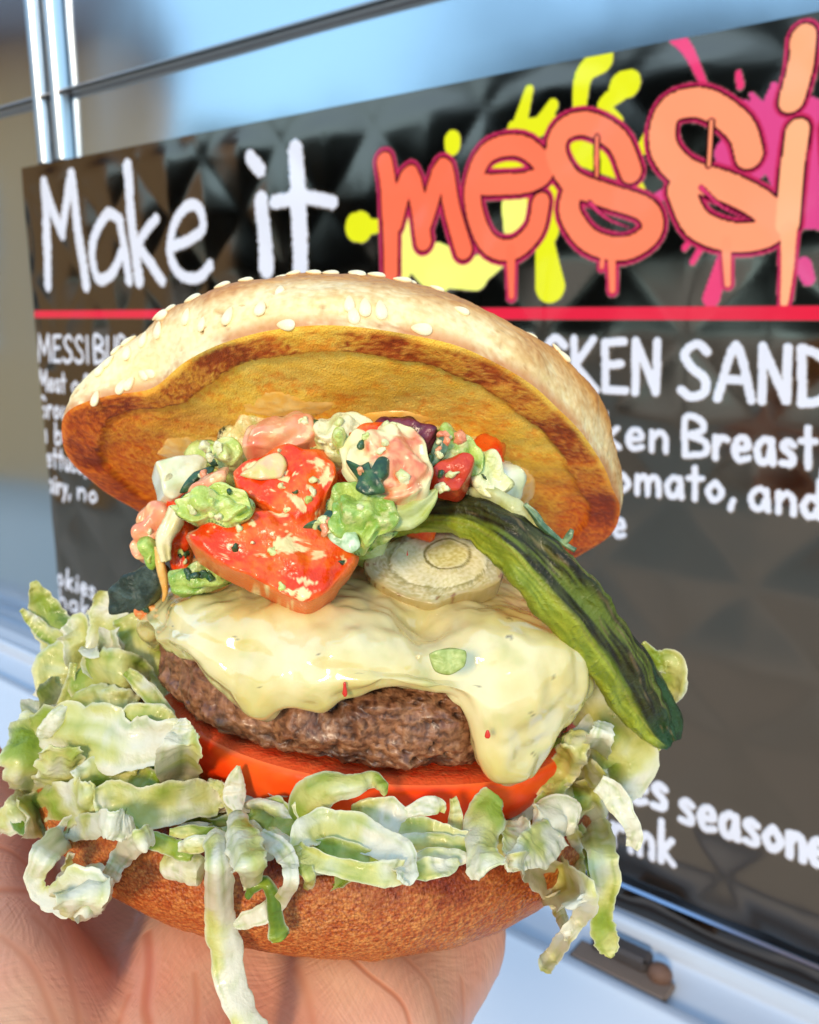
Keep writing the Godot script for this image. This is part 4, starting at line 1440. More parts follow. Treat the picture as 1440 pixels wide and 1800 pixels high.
func build_lettuce() -> void:
	# the heap behind and left of the patty
	shred("upright pointed leaf at the upper left end of the heap", 0.45, 0.25, 0.25, [58, 1022, 0.186, 12, 0, 75, 1060, 0.186, 42, 10, 100, 1110, 0.184, 62, 10, 128, 1160, 0.180, 60, 0])
	shred("thin yellowish leaf tip poking out farthest left of the heap", 0.5, 0.3, 0.2, [37, 1071, 0.183, 8, 0, 62, 1095, 0.183, 22, 10, 95, 1122, 0.182, 30, 0, 140, 1150, 0.18, 26, 0])
	shred("curled yellow leaf fold right of the upright pointed leaf", 0.35, 0.6, 0.3, [118, 1095, 0.178, 28, 0, 135, 1108, 0.177, 58, 20, 142, 1140, 0.176, 54, 20, 150, 1180, 0.176, 50, 0])
	shred("bright white lettuce chunk just below the dark pepper end", 0.05, 0.35, 0.3, [188, 1040, 0.176, 34, 0, 186, 1070, 0.176, 54, 0, 195, 1105, 0.174, 84, 15, 215, 1160, 0.172, 96, 0])
	shred("white sheet of lettuce behind the curled yellow fold", 0.08, 0.3, 0.3, [150, 1095, 0.182, 40, 0, 190, 1100, 0.18, 56, 0, 235, 1120, 0.178, 60, 0])
	shred("yellow leaf sloping down against the cheese at left", 0.38, 0.3, 0.25, [225, 1080, 0.172, 50, 0, 245, 1120, 0.17, 66, 0, 272, 1180, 0.166, 60, 0, 300, 1240, 0.16, 40, 0])
	shred("flat pale leaf with a green tip at the heap's left edge", 0.42, 0.3, 0.3, [150, 1140, 0.178, 40, 0, 118, 1165, 0.176, 84, 20, 105, 1200, 0.174, 78, 10, 118, 1245, 0.172, 40, 0])
	shred("crumpled green leaf bulging out of the heap at left", 0.55, 0.8, 0.55, [142, 1170, 0.167, 40, 0, 160, 1190, 0.164, 90, 0, 200, 1200, 0.160, 108, 10, 245, 1205, 0.162, 84, 0, 262, 1215, 0.164, 30, 0])
	shred("rounded green leaf below the crumpled bulging one", 0.6, 0.6, 0.45, [120, 1245, 0.166, 24, 0, 155, 1235, 0.160, 58, 0, 200, 1240, 0.157, 70, 10, 245, 1245, 0.158, 40, 0])
	shred("narrow green stalk strip crossing the crumpled leaf's left side", 0.6, 0.2, 0.1, [130, 1165, 0.166, 12, 0, 124, 1195, 0.165, 16, 0, 112, 1240, 0.164, 22, 0])
	shred("yellow strip slanting down to the tomato slice's left tip", 0.42, 0.3, 0.2, [222, 1180, 0.158, 20, 0, 250, 1205, 0.156, 28, 0, 285, 1245, 0.152, 30, 0, 300, 1275, 0.15, 20, 0])
	shred("broad pale leaf spread across the left of the burger", 0.28, 0.45, 0.3, [40, 1298, 0.156, 60, 0, 90, 1290, 0.150, 92, 10, 160, 1290, 0.146, 104, 10, 230, 1312, 0.142, 92, 0, 300, 1300, 0.140, 70, 0, 345, 1312, 0.139, 40, 0])
	shred("large yellow leaf flap hanging at the far left edge", 0.42, 0.35, 0.3, [75, 1262, 0.156, 60, 0, 60, 1300, 0.150, 92, 0, 58, 1350, 0.146, 96, 0, 62, 1395, 0.144, 66, 0, 28, 1430, 0.146, 62, 0, -6, 1450, 0.148, 40, 0])
	shred("white leaf edge shining above the broad pale leaf", 0.04, 0.3, 0.2, [118, 1240, 0.150, 14, 0, 100, 1262, 0.148, 32, 0, 78, 1285, 0.148, 30, 0, 68, 1296, 0.148, 10, 0])
	shred("yellow folded leaf under the broad pale leaf", 0.40, 0.4, 0.3, [112, 1310, 0.141, 60, 0, 104, 1345, 0.138, 76, 0, 88, 1380, 0.137, 60, 0, 60, 1400, 0.138, 30, 0])
	shred("olive leaf behind the white boat shaped piece", 0.6, 0.4, 0.2, [210, 1268, 0.146, 24, 0, 245, 1258, 0.145, 44, 0, 285, 1268, 0.144, 48, 0, 310, 1285, 0.143, 20, 0])
	shred("white boat shaped lettuce piece with a green streak by the tomato", 0.10, 0.9, 0.15, [322, 1262, 0.130, 10, 0, 322, 1285, 0.129, 42, 10, 318, 1320, 0.127, 70, 10, 316, 1352, 0.127, 64, 0, 312, 1372, 0.128, 24, 0])
	shred("green rounded leaf tucked under the broad pale leaf", 0.62, 0.6, 0.25, [128, 1372, 0.138, 30, 0, 160, 1362, 0.136, 56, 0, 200, 1360, 0.135, 54, 0, 240, 1352, 0.136, 30, 0])
	shred("dark green leaf corner left of the boat shaped piece", 0.68, 0.3, 0.2, [216, 1336, 0.136, 24, 0, 240, 1355, 0.134, 52, 0, 275, 1370, 0.133, 46, 0])
	# the front edge, left
	shred("wide flat strip with grey green veins at the left front", 0.30, 0.35, 0.12, [165, 1408, 0.132, 40, 0, 195, 1404, 0.129, 64, 10, 250, 1402, 0.126, 72, 10, 320, 1394, 0.124, 70, 5, 380, 1384, 0.124, 56, 0, 398, 1384, 0.125, 40, 0])
	shred("thin curl bending down from the wide strip's right end", 0.25, 0.4, 0.1, [366, 1358, 0.126, 14, 0, 390, 1370, 0.124, 22, 0, 408, 1396, 0.122, 26, 0, 414, 1432, 0.121, 24, 0])
	shred("striped green and white sheet at the lower left", 0.36, 0.4, 0.4, [40, 1440, 0.142, 70, 0, 70, 1430, 0.139, 86, 0, 110, 1420, 0.136, 84, 0, 150, 1405, 0.134, 70, 0, 172, 1398, 0.134, 40, 0])
	shred("small dark green leaf end under the striped sheet", 0.78, 0.3, 0.2, [30, 1425, 0.147, 26, 0, 36, 1450, 0.145, 30, 0, 54, 1466, 0.144, 12, 0])
	shred("white loop of lettuce hanging over the bun at left", 0.02, 0.35, 0.15, [150, 1440, 0.130, 44, 0, 112, 1470, 0.127, 50, 0, 80, 1500, 0.125, 48, 0, 62, 1540, 0.124, 36, 0, 72, 1572, 0.123, 32, 0, 108, 1578, 0.121, 62, 0, 148, 1568, 0.119, 92, 0, 176, 1582, 0.119, 62, 0, 186, 1588, 0.119, 20, 0])
	shred("pale triangular flap inside the white hanging loop", 0.2, 0.4, 0.2, [124, 1502, 0.121, 18, 0, 132, 1530, 0.120, 52, 0, 142, 1565, 0.118, 96, 0, 142, 1600, 0.118, 66, 0, 140, 1616, 0.118, 14, 0])
	shred("pale strip lying across the top of the hanging loop", 0.10, 0.3, 0.12, [84, 1458, 0.127, 30, 0, 130, 1455, 0.124, 44, 0, 180, 1448, 0.122, 46, 0, 214, 1436, 0.122, 50, 0, 236, 1430, 0.123, 20, 0])
	shred("short white strip slanting down over the brown crust", 0.08, 0.35, 0.12, [268, 1452, 0.123, 34, 0, 244, 1468, 0.120, 44, 0, 216, 1500, 0.117, 40, 0, 196, 1535, 0.116, 34, 0, 180, 1566, 0.116, 20, 0])
	shred("dark green blades in the gap above the brown crust", 0.86, 0.3, 0.15, [235, 1450, 0.128, 18, 0, 270, 1462, 0.126, 30, 0, 310, 1484, 0.124, 36, 0, 340, 1500, 0.123, 20, 0])
	shred("slim bright green blade below the wide flat strip", 0.74, 0.4, 0.1, [298, 1446, 0.125, 12, 0, 330, 1446, 0.124, 24, 0, 365, 1448, 0.124, 20, 0, 392, 1446, 0.124, 10, 0])
	shred("small translucent scrap under the slim green blade", 0.2, 0.3, 0.2, [316, 1480, 0.121, 18, 0, 335, 1475, 0.120, 28, 0, 365, 1470, 0.120, 24, 0])
	shred("yellow white stubby chunk beside the long hanging strip", 0.30, 0.5, 0.1, [292, 1518, 0.119, 34, 0, 310, 1522, 0.118, 52, 0, 335, 1528, 0.117, 56, 0, 356, 1534, 0.117, 40, 0], "shredded lettuce piled on the bun", 0.003)
	shred("longest white strip hanging straight down over bun and palm", 0.06, 0.12, 0.07, [380, 1448, 0.119, 44, 0, 382, 1475, 0.115, 46, 0, 384, 1530, 0.112, 52, 0, 388, 1600, 0.1105, 54, 0, 396, 1670, 0.109, 60, 0, 412, 1740, 0.1075, 54, 0, 440, 1810, 0.106, 60, 0, 470, 1850, 0.105, 50, 0], "shredded lettuce piled on the bun", 0.0009, 60)
	shred("long pale leaf folded down right of the longest strip", 0.26, 0.5, 0.12, [418, 1412, 0.115, 30, 0, 420, 1440, 0.111, 52, 10, 430, 1485, 0.108, 68, 10, 442, 1525, 0.107, 58, 0, 438, 1552, 0.107, 30, 0, 430, 1560, 0.107, 8, 0])
	shred("white ribbon curling round like a hook over the crust", 0.03, 0.35, 0.08, [458, 1450, 0.113, 22, 0, 488, 1478, 0.110, 34, 0, 508, 1515, 0.109, 32, 0, 510, 1552, 0.108, 28, 0, 492, 1585, 0.107, 30, 0, 460, 1606, 0.106, 34, 0, 425, 1622, 0.106, 26, 0, 410, 1627, 0.106, 6, 0])
	shred("small vivid green curl hanging in front of the white hook", 0.86, 0.5, 0.1, [434, 1578, 0.106, 12, 0, 446, 1560, 0.105, 18, 0, 466, 1554, 0.104, 22, 20, 480, 1580, 0.104, 26, 10, 484, 1612, 0.104, 28, 0, 490, 1640, 0.104, 38, 0, 494, 1652, 0.104, 34, 0], "shredded lettuce piled on the bun", 0.0009)
	shred("white pointed leaf standing up against the tomato's skin", 0.16, 0.5, 0.15, [419, 1338, 0.122, 6, 0, 412, 1360, 0.121, 34, 0, 414, 1385, 0.120, 38, 0, 420, 1410, 0.120, 14, 0, 421, 1418, 0.120, 4, 0])
	shred("thin split yellow strand left of the big white curl", 0.40, 0.3, 0.15, [478, 1440, 0.115, 16, 0, 505, 1475, 0.112, 24, 0, 528, 1510, 0.110, 28, 0, 545, 1545, 0.109, 22, 0, 538, 1560, 0.109, 14, 0])
	shred("olive leaf in the shadow behind the folded pale leaf", 0.58, 0.4, 0.3, [440, 1408, 0.122, 30, 0, 480, 1420, 0.119, 64, 0, 510, 1455, 0.117, 74, 0, 522, 1495, 0.116, 40, 0])
	shred("pale strand running up to the tomato beside the pointed leaf", 0.22, 0.3, 0.2, [432, 1398, 0.121, 14, 0, 470, 1400, 0.119, 22, 0, 510, 1420, 0.117, 24, 0, 535, 1436, 0.117, 12, 0])
	# the front edge, middle
	shred("green tube shaped curl lying on the tomato's skin", 0.46, 0.8, 0.12, [525, 1430, 0.117, 50, 0, 540, 1395, 0.114, 62, 0, 575, 1372, 0.112, 54, 0, 620, 1364, 0.111, 38, 0, 655, 1354, 0.111, 28, 0, 672, 1366, 0.111, 22, 0, 676, 1378, 0.112, 12, 0])
	shred("tiny white scrap left of the green tube shaped curl", 0.15, 0.4, 0.2, [517, 1396, 0.114, 12, 0, 530, 1410, 0.113, 26, 0, 545, 1428, 0.113, 20, 0])
	shred("upper arch of the big white curl in the front middle", 0.10, 0.6, 0.15, [523, 1492, 0.111, 26, 0, 535, 1455, 0.109, 54, 0, 570, 1432, 0.107, 52, 0, 620, 1445, 0.1055, 58, 0, 670, 1470, 0.105, 60, 0, 702, 1500, 0.105, 56, 0, 712, 1535, 0.106, 46, 0, 706, 1552, 0.106, 20, 0])
	shred("yellow lower lip of the big white curl in the middle", 0.42, 0.4, 0.15, [522, 1478, 0.110, 20, 0, 540, 1500, 0.108, 34, 0, 585, 1522, 0.107, 32, 0, 635, 1534, 0.106, 36, 0, 680, 1536, 0.106, 50, 0, 712, 1528, 0.106, 30, 0])
	shred("dark olive leaf inside the hollow of the big curl", 0.68, 0.3, 0.2, [548, 1480, 0.114, 26, 0, 590, 1490, 0.112, 44, 0, 650, 1510, 0.111, 36, 0])
	shred("pale leaf behind the big curl under the tomato edge", 0.18, 0.4, 0.25, [618, 1420, 0.116, 30, 0, 650, 1415, 0.113, 60, 0, 690, 1425, 0.112, 62, 0, 740, 1445, 0.112, 40, 0])
	shred("short pinkish white scrap resting on the tomato edge", 0.12, 0.5, 0.15, [708, 1414, 0.115, 14, 0, 740, 1402, 0.113, 28, 0, 770, 1400, 0.113, 26, 0, 782, 1408, 0.114, 10, 0])
	shred("flat pale strip stacked in the front right of the curl", 0.22, 0.35, 0.15, [690, 1455, 0.114, 40, 0, 735, 1452, 0.111, 58, 0, 780, 1462, 0.110, 54, 0, 822, 1472, 0.110, 40, 0])
	shred("straw coloured strip below the flat pale strip", 0.34, 0.4, 0.15, [700, 1470, 0.113, 24, 0, 750, 1468, 0.111, 32, 0, 800, 1476, 0.110, 34, 0, 830, 1478, 0.110, 20, 0])
	shred("white strip stacked just above the crust at front right", 0.10, 0.4, 0.12, [730, 1508, 0.112, 20, 0, 760, 1502, 0.110, 30, 0, 800, 1504, 0.110, 28, 0, 826, 1506, 0.110, 12, 0])
	shred("folded yellow scrap touching the crust's dark rim", 0.38, 0.5, 0.25, [720, 1532, 0.110, 26, 0, 745, 1528, 0.109, 36, 0, 780, 1524, 0.109, 30, 0, 805, 1512, 0.109, 14, 0])
	shred("small upright scrap against the tomato left of the veined leaf", 0.28, 0.4, 0.2, [796, 1386, 0.114, 12, 0, 802, 1412, 0.113, 22, 0, 800, 1440, 0.112, 30, 0, 795, 1460, 0.112, 24, 0])
	shred("big veined yellow leaf standing at the front right", 0.36, 0.45, 0.2, [872, 1380, 0.112, 34, 0, 858, 1400, 0.109, 66, 5, 846, 1445, 0.106, 72, 5, 842, 1480, 0.105, 52, 0, 852, 1512, 0.105, 72, 0, 862, 1532, 0.106, 50, 0])
	shred("rounded pale leaf right of the big veined leaf", 0.18, 0.5, 0.15, [904, 1426, 0.112, 30, 0, 910, 1445, 0.110, 52, 0, 902, 1475, 0.109, 50, 0, 888, 1498, 0.109, 20, 0])
	# the front edge, right
	shred("boxy translucent piece with orange juice at the right", 0.14, 0.5, 0.12, [938, 1430, 0.116, 44, 0, 955, 1428, 0.114, 66, 0, 985, 1430, 0.113, 72, 0, 1012, 1434, 0.113, 56, 0, 1020, 1436, 0.113, 20, 0])
	shred("pinkish wet strip below the boxy translucent piece", 0.12, 0.4, 0.15, [975, 1462, 0.116, 60, 0, 945, 1482, 0.113, 70, 0, 915, 1505, 0.111, 48, 0, 888, 1522, 0.110, 20, 0])
	shred("white looped strip twisting off the bun at the right", 0.06, 0.4, 0.15, [893, 1512, 0.109, 18, 0, 915, 1512, 0.108, 34, 0, 945, 1530, 0.108, 64, 0, 985, 1555, 0.108, 80, 0, 1015, 1570, 0.109, 74, 0, 1030, 1590, 0.110, 44, 0, 1018, 1615, 0.110, 28, 0, 995, 1645, 0.110, 30, 0, 975, 1675, 0.110, 30, 0, 954, 1702, 0.110, 32, 0], "shredded lettuce piled on the bun", 0.0008, 56)
	shred("narrow branch hanging inside the right hand looped strip", 0.10, 0.3, 0.1, [972, 1570, 0.111, 30, 0, 982, 1600, 0.1108, 24, 0, 994, 1630, 0.1107, 22, 0, 1000, 1650, 0.1106, 16, 0])
	shred("long green edged strip hanging farthest right of the bun", 0.34, 0.4, 0.22, [1022, 1378, 0.136, 30, 0, 1032, 1405, 0.132, 52, 5, 1045, 1450, 0.129, 54, 5, 1058, 1500, 0.127, 54, 0, 1068, 1550, 0.126, 46, 0, 1060, 1600, 0.126, 36, 0, 1060, 1635, 0.126, 46, 0, 1070, 1665, 0.126, 40, 0, 1074, 1680, 0.126, 10, 0], "shredded lettuce piled on the bun", 0.0008, 56)
	shred("dark green side flap of the long right strip", 0.88, 0.4, 0.15, [1030, 1470, 0.130, 10, 0, 1040, 1510, 0.129, 26, 0, 1048, 1545, 0.128, 22, 0, 1052, 1578, 0.128, 8, 0])
	shred("short white strip hanging over the lettering at right", 0.05, 0.35, 0.12, [1052, 1378, 0.138, 34, 0, 1080, 1400, 0.136, 44, 0, 1100, 1435, 0.134, 34, 0, 1116, 1465, 0.134, 30, 0, 1112, 1490, 0.134, 22, 0])
	shred("pink translucent strand left of the long right strip", 0.1, 0.3, 0.12, [1000, 1445, 0.122, 20, 0, 1014, 1480, 0.120, 28, 0, 1020, 1515, 0.119, 26, 0, 1022, 1538, 0.119, 16, 0])
	shred("large pale leaf spread under the pepper's stem end", 0.26, 0.5, 0.35, [1020, 1210, 0.1625, 60, 0, 1050, 1250, 0.1595, 96, 0, 1085, 1300, 0.1565, 110, 0, 1110, 1345, 0.1545, 86, 0, 1095, 1388, 0.1535, 60, 0, 1088, 1400, 0.1535, 20, 0])
	shred("green rimmed leaf tip sticking out right below the pepper", 0.5, 0.3, 0.2, [1060, 1280, 0.1615, 40, 0, 1100, 1310, 0.1595, 40, 0, 1140, 1318, 0.1585, 22, 0, 1168, 1306, 0.1585, 8, 0])
	shred("thick white rib piece between tomato and pepper", 0.03, 0.6, 0.1, [1062, 1272, 0.141, 30, 0, 1056, 1300, 0.139, 46, 0, 1040, 1335, 0.138, 44, 0, 1024, 1362, 0.137, 22, 0])
	shred("wet yellow leaf beside the tomato slice's right end", 0.36, 0.4, 0.3, [1020, 1285, 0.147, 36, 0, 1008, 1320, 0.143, 50, 0, 990, 1355, 0.140, 54, 0, 960, 1400, 0.137, 44, 0])
	shred("thin yellow sheet under the white rib piece", 0.34, 0.3, 0.25, [1055, 1350, 0.140, 40, 0, 1020, 1372, 0.137, 44, 0, 980, 1390, 0.135, 42, 0, 945, 1405, 0.133, 24, 0])
	shred("shrivelled browned leaf sticking out behind the pepper's end", 0.5, 0.5, 0.4, [1128, 1130, 0.1625, 16, 0, 1150, 1160, 0.1625, 36, 0, 1178, 1165, 0.1615, 40, 0, 1186, 1200, 0.1615, 44, 20, 1180, 1235, 0.1625, 16, 0])
	# what fills the layer between bun and tomato
	for k in 80:
		var th := rng.randf() * TAU
		var rr := rng.randf_range(0.020, 0.0545)
		var y := rng.randf_range(0.001, 0.0085)
		var at := BUN * Vector3(cos(th) * rr, y, sin(th) * rr)
		var dir := Vector3(-sin(th), rng.randf_range(-0.25, 0.25), cos(th)).rotated(Vector3.UP, rng.randf_range(-0.9, 0.9))
		filler(at, dir, rng.randf_range(0.010, 0.024), rng.randf_range(0.003, 0.008), clampf(0.1 + rng.randf() * 0.6, 0, 1), "small lettuce shred packed in the layer under the tomato", "lettuce shreds packed under the tomato")
	for k in 34:        # and thin ones along the front edge, under the big pieces
		var th := PI * lerpf(0.06, 0.98, (k + rng.randf()) / 34.0)
		var at := BUN * Vector3(cos(th) * rng.randf_range(0.050, 0.059), rng.randf_range(0.0005, 0.0050), sin(th) * rng.randf_range(0.050, 0.059))
		filler(at, Vector3(-sin(th) + rng.randfn() * 0.4, rng.randfn() * 0.35, cos(th) + rng.randfn() * 0.4), rng.randf_range(0.012, 0.026), rng.randf_range(0.003, 0.0065), clampf(0.05 + rng.randf() * 0.6, 0, 1), "thin lettuce shred tucked along the lower bun's front rim", "thin shreds along the front rim")
	for k in 26:        # and the heap at the left
		var at := P(rng.randf_range(110, 280), rng.randf_range(1150, 1320), rng.randf_range(0.165, 0.195))
		filler(at, Vector3(rng.randfn(), rng.randfn() * 0.5, rng.randfn()).normalized(), rng.randf_range(0.012, 0.024), rng.randf_range(0.004, 0.009), clampf(rng.randf() * 0.6, 0, 1), "small lettuce shred deep in the heap left of the patty", "shreds deep in the left heap")
	for k in 10:
		var at := P(rng.randf_range(1000, 1080), rng.randf_range(1260, 1380), rng.randf_range(0.155, 0.19))
		filler(at, Vector3(rng.randfn(), rng.randfn() * 0.4, rng.randfn()).normalized(), rng.randf_range(0.012, 0.022), rng.randf_range(0.004, 0.008), clampf(rng.randf() * 0.5, 0, 1), "small lettuce shred deep behind the pepper strip's lower end", "shreds behind the pepper strip")


func filler(at: Vector3, dir: Vector3, length: float, width: float, g: float, label: String, group: String) -> void:
	var flat := []
	var d := dir.normalized()
	var bend := Vector3(rng.randfn(), rng.randfn(), rng.randfn()) * 0.25
	for i in 4:
		var f := i / 3.0 - 0.5
		var w := at + d * (length * f) + bend * length * (f * f - 0.1)
		var q := pix(w)
		flat.append_array([q.x, q.y, -w.z, width * F / -w.z * (1.0 - 0.8 * f * f), rng.randf_range(-70, 70)])
	shred(label, g, 0.4, 0.3, flat, group, 0.0006, 18, 1.0, 8)


# ---------------------------------------------------------------- what lies on the cheese
func build_pepper() -> void:
	var a := Acc.new()
	var skin := func(al, s, face, w):
		var low := nf.get_noise_2d(s * 110.0, al * 120.0)
		var g := nf.get_noise_2d(s * 420.0 + 77.0, al * 520.0)
		var green := lin(104, 118, 36)
		var flesh := lin(150, 156, 46).lerp(lin(112, 124, 30), clampf(0.5 + 1.4 * g + low, 0, 1))
		var black := lin(34, 32, 18).lerp(lin(62, 64, 30), clampf(0.5 + 1.5 * g, 0, 1))
		var c: Color = black.lerp(green, 0.75 * ss(0.12, 0.4, low + 0.2 * g + 0.06))
		c = c.lerp(lin(38, 66, 34), ss(0.78, 0.92, al))
		c = c.lerp(lin(150, 146, 84), 0.5 * ss(0.62, 0.9, nr.get_noise_2d(s * 60.0 + 30.0, al * 30.0)) * ss(0.3, 0.6, al))
		c = c.lerp(lin(120, 100, 66), 0.6 * ss(0.45, 0.8, nr.get_noise_2d(s * 150.0 + 9.0, al * 160.0)) * ss(0.1, -0.3, s))
		var cut := ss(0.25, 0.30, s + 0.06 * low + 0.24 * ss(0.6, 0.0, al) - 0.10 * ss(0.7, 1.0, al))
		c = c.lerp(flesh, cut * ss(0.97, 0.9, al))
		c = c.lerp(lin(150, 140, 70), 0.5 * cut * ss(0.05, 0.0, absf(s - 0.36)))
		if face < 0.0: c = flesh
		return c
	strip(a, [640, 925, 0.1640, 60, 0, 700, 912, 0.1600, 64, 0, 770, 902, 0.1545, 70, 0, 840, 914, 0.1495, 84, 0, 905, 958, 0.1455, 106, -8, 965, 1018, 0.1430, 122, -12, 1025, 1088, 0.1440, 124, -14, 1078, 1160, 0.1475, 116, -14, 1122, 1232, 0.1505, 98, -10, 1152, 1276, 0.1520, 70, 0, 1174, 1300, 0.1528, 32, 0], 0.0042, 0.14, 0.22, skin, 120, 26, 0.06, 3.0, 0.5)
	solo("pepper_strip", a, M.pepper, "long charred green pepper strip arching over the cheese's right side", "pepper", P(900, 960, 0.146))
	a = Acc.new()
	strip(a, [1085, 1100, 0.153, 20, 0, 1118, 1150, 0.154, 40, 0, 1150, 1205, 0.156, 46, 0, 1180, 1262, 0.1565, 40, 0, 1190, 1292, 0.1565, 16, 0], 0.004, 0.4, 0.1, func(al, s, f, w): return lin(44, 72, 36).lerp(lin(28, 34, 24), clampf(0.5 + 1.8 * n3(nf, w, 6000.0), 0, 1)), 40, 14, 0.08, 5.0, 0.5)
	solo("pepper_strip", a, M.pepper, "dark green folded pepper piece behind the long strip's stem end", "pepper", P(1150, 1205, 0.156))
	a = Acc.new()
	pillow(a, [193, 1040, 215, 1015, 245, 998, 275, 990, 292, 1002, 285, 1030, 262, 1068, 198, 1078], 0.158, -0.00005, 0.0, 0.0016, 0.003, 3.0, 0.0005, func(q, s, f, w): return lin(74, 86, 76).lerp(lin(44, 54, 46), clampf(0.5 + 1.2 * n3(nf, w, 15000.0) + 0.5 * n3(nr, w, 30000.0), 0, 1)).lerp(lin(120, 126, 80), ss(0.93, 1.0, s) * 0.6), 72, 16, 6)
	solo("pepper_strip", a, M.pepper, "short blackish green pepper end poking out at the left", "pepper", P(240, 1040, 0.158))


func build_onion() -> void:
	var cen := Vector2(786, 980)
	var col := func(q, s, f, w):
		var d: Vector2 = (q - cen) / Vector2(40, 26)
		var r := d.rotated(0.2).length()
		var g := n3(nf, w, 60000.0)
		var c := lin(240, 232, 196).lerp(lin(214, 204, 146), clampf(0.45 + 1.2 * g, 0, 1))
		c = lin(228, 220, 164).lerp(lin(200, 186, 110), clampf(0.4 + 2.0 * g, 0, 1)).lerp(c, ss(0.75, 0.95, r))
		c = c.lerp(lin(112, 102, 34), 0.9 * ss(0.08, 0.02, absf(r - 0.98 + 0.05 * g)))
		var d2: Vector2 = (q - Vector2(770, 988)) / Vector2(88, 52)
		c = c.lerp(lin(140, 130, 66), 0.8 * ss(0.045, 0.01, absf(d2.length() - 1.0 + 0.06 * g)))
		c = c.lerp(lin(170, 156, 92).lerp(lin(214, 206, 168), clampf(0.5 + 2.2 * g, 0, 1)), 0.85 * ss(1.0, 1.06, d2.length()))
		c = c.lerp(lin(176, 150, 88), 0.8 * ss(0.86, 1.0, s + 0.1 * g))
		c = c.lerp(lin(128, 74, 36), 0.75 * ss(940, 915 + 60 * n3(nf, w, 14000.0), q.y - 22.0) * ss(0.7, 0.9, s))
		return c
	var a := Acc.new()
	pillow(a, [640, 992, 668, 962, 705, 946, 760, 932, 815, 938, 858, 956, 886, 990, 880, 1025, 850, 1040, 805, 1050, 765, 1066, 720, 1058, 680, 1040, 648, 1018], 0.1560, 0.0, -0.00010, 0.0010, 0.005, 7.0, 0.0003, col, 120, 46, 8)
	# grooves between its rings
	for i in a.v.size():
		var q := pix(a.v[i])
		var d: Vector2 = (q - cen) / Vector2(40, 26)
		var d2: Vector2 = (q - Vector2(770, 988)) / Vector2(88, 52)
		var k := ss(0.12, 0.02, absf(d.rotated(0.2).length() - 0.98)) + ss(0.08, 0.02, absf(d2.length() - 1.0))
		a.v[i] -= a.n[i] * 0.0005 * k
	solo("onion_slice", a, M.onion, "grilled round onion slice with rings on top of the cheese", "onion", P(765, 1000, 0.156))


func dice(called: String, label: String, cat: String, flat: Array, d: float, gx: float, gy: float, front: float, back: float, rnd: float, rough: float, m: Material, colour: Callable, group := "", n := 72) -> MeshInstance3D:
	var a := Acc.new()
	var c := Vector2.ZERO
	for r in rows(flat, 2): c += Vector2(r[0], r[1])
	c /= flat.size() / 2.0
	pillow(a, flat, d, gx, gy, front, back, rnd, rough * 1.25, colour, n, 34, 7, true, float(taken.size()) + d * 1000.0)
	if cat != "herb leaf" and m != M.flesh:          # dressing clings to every piece
		for i in a.c.size():
			var w := a.v[i]
			a.c[i] = a.c[i].lerp(lin(238, 222, 160), 0.45 * ss(0.16, 0.44, n3(nf, w, 9000.0, 150.0) + 0.6 * n3(nf, w, 34000.0, 170.0)))
	for i in range(0, n * 30, 7):
		if a.n[i].z > 0.25: lit.append([a.v[i], a.n[i]])
	return solo(called, a, m, label, cat, P(c.x, c.y, d), group)


func dressing(on: MeshInstance3D, flat: Array, d: float, gx: float, gy: float, thick := 0.0012, hue := Color(0, 0, 0, 0)) -> void:
	var a := Acc.new()
	var base := lin(226, 216, 146) if hue.a == 0.0 else hue
	pillow(a, flat, d, gx, gy, thick, 0.0015, 2.0, 0.0007, func(q, s, f, w): return base.lerp(lin(206, 200, 110), clampf(0.3 + 1.3 * n3(nf, w, 18000.0), 0, 0.8)), 44, 9, 4, true, d * 3000.0 + flat[0])
	part("dressing", a, M.sauce, on, on.position)


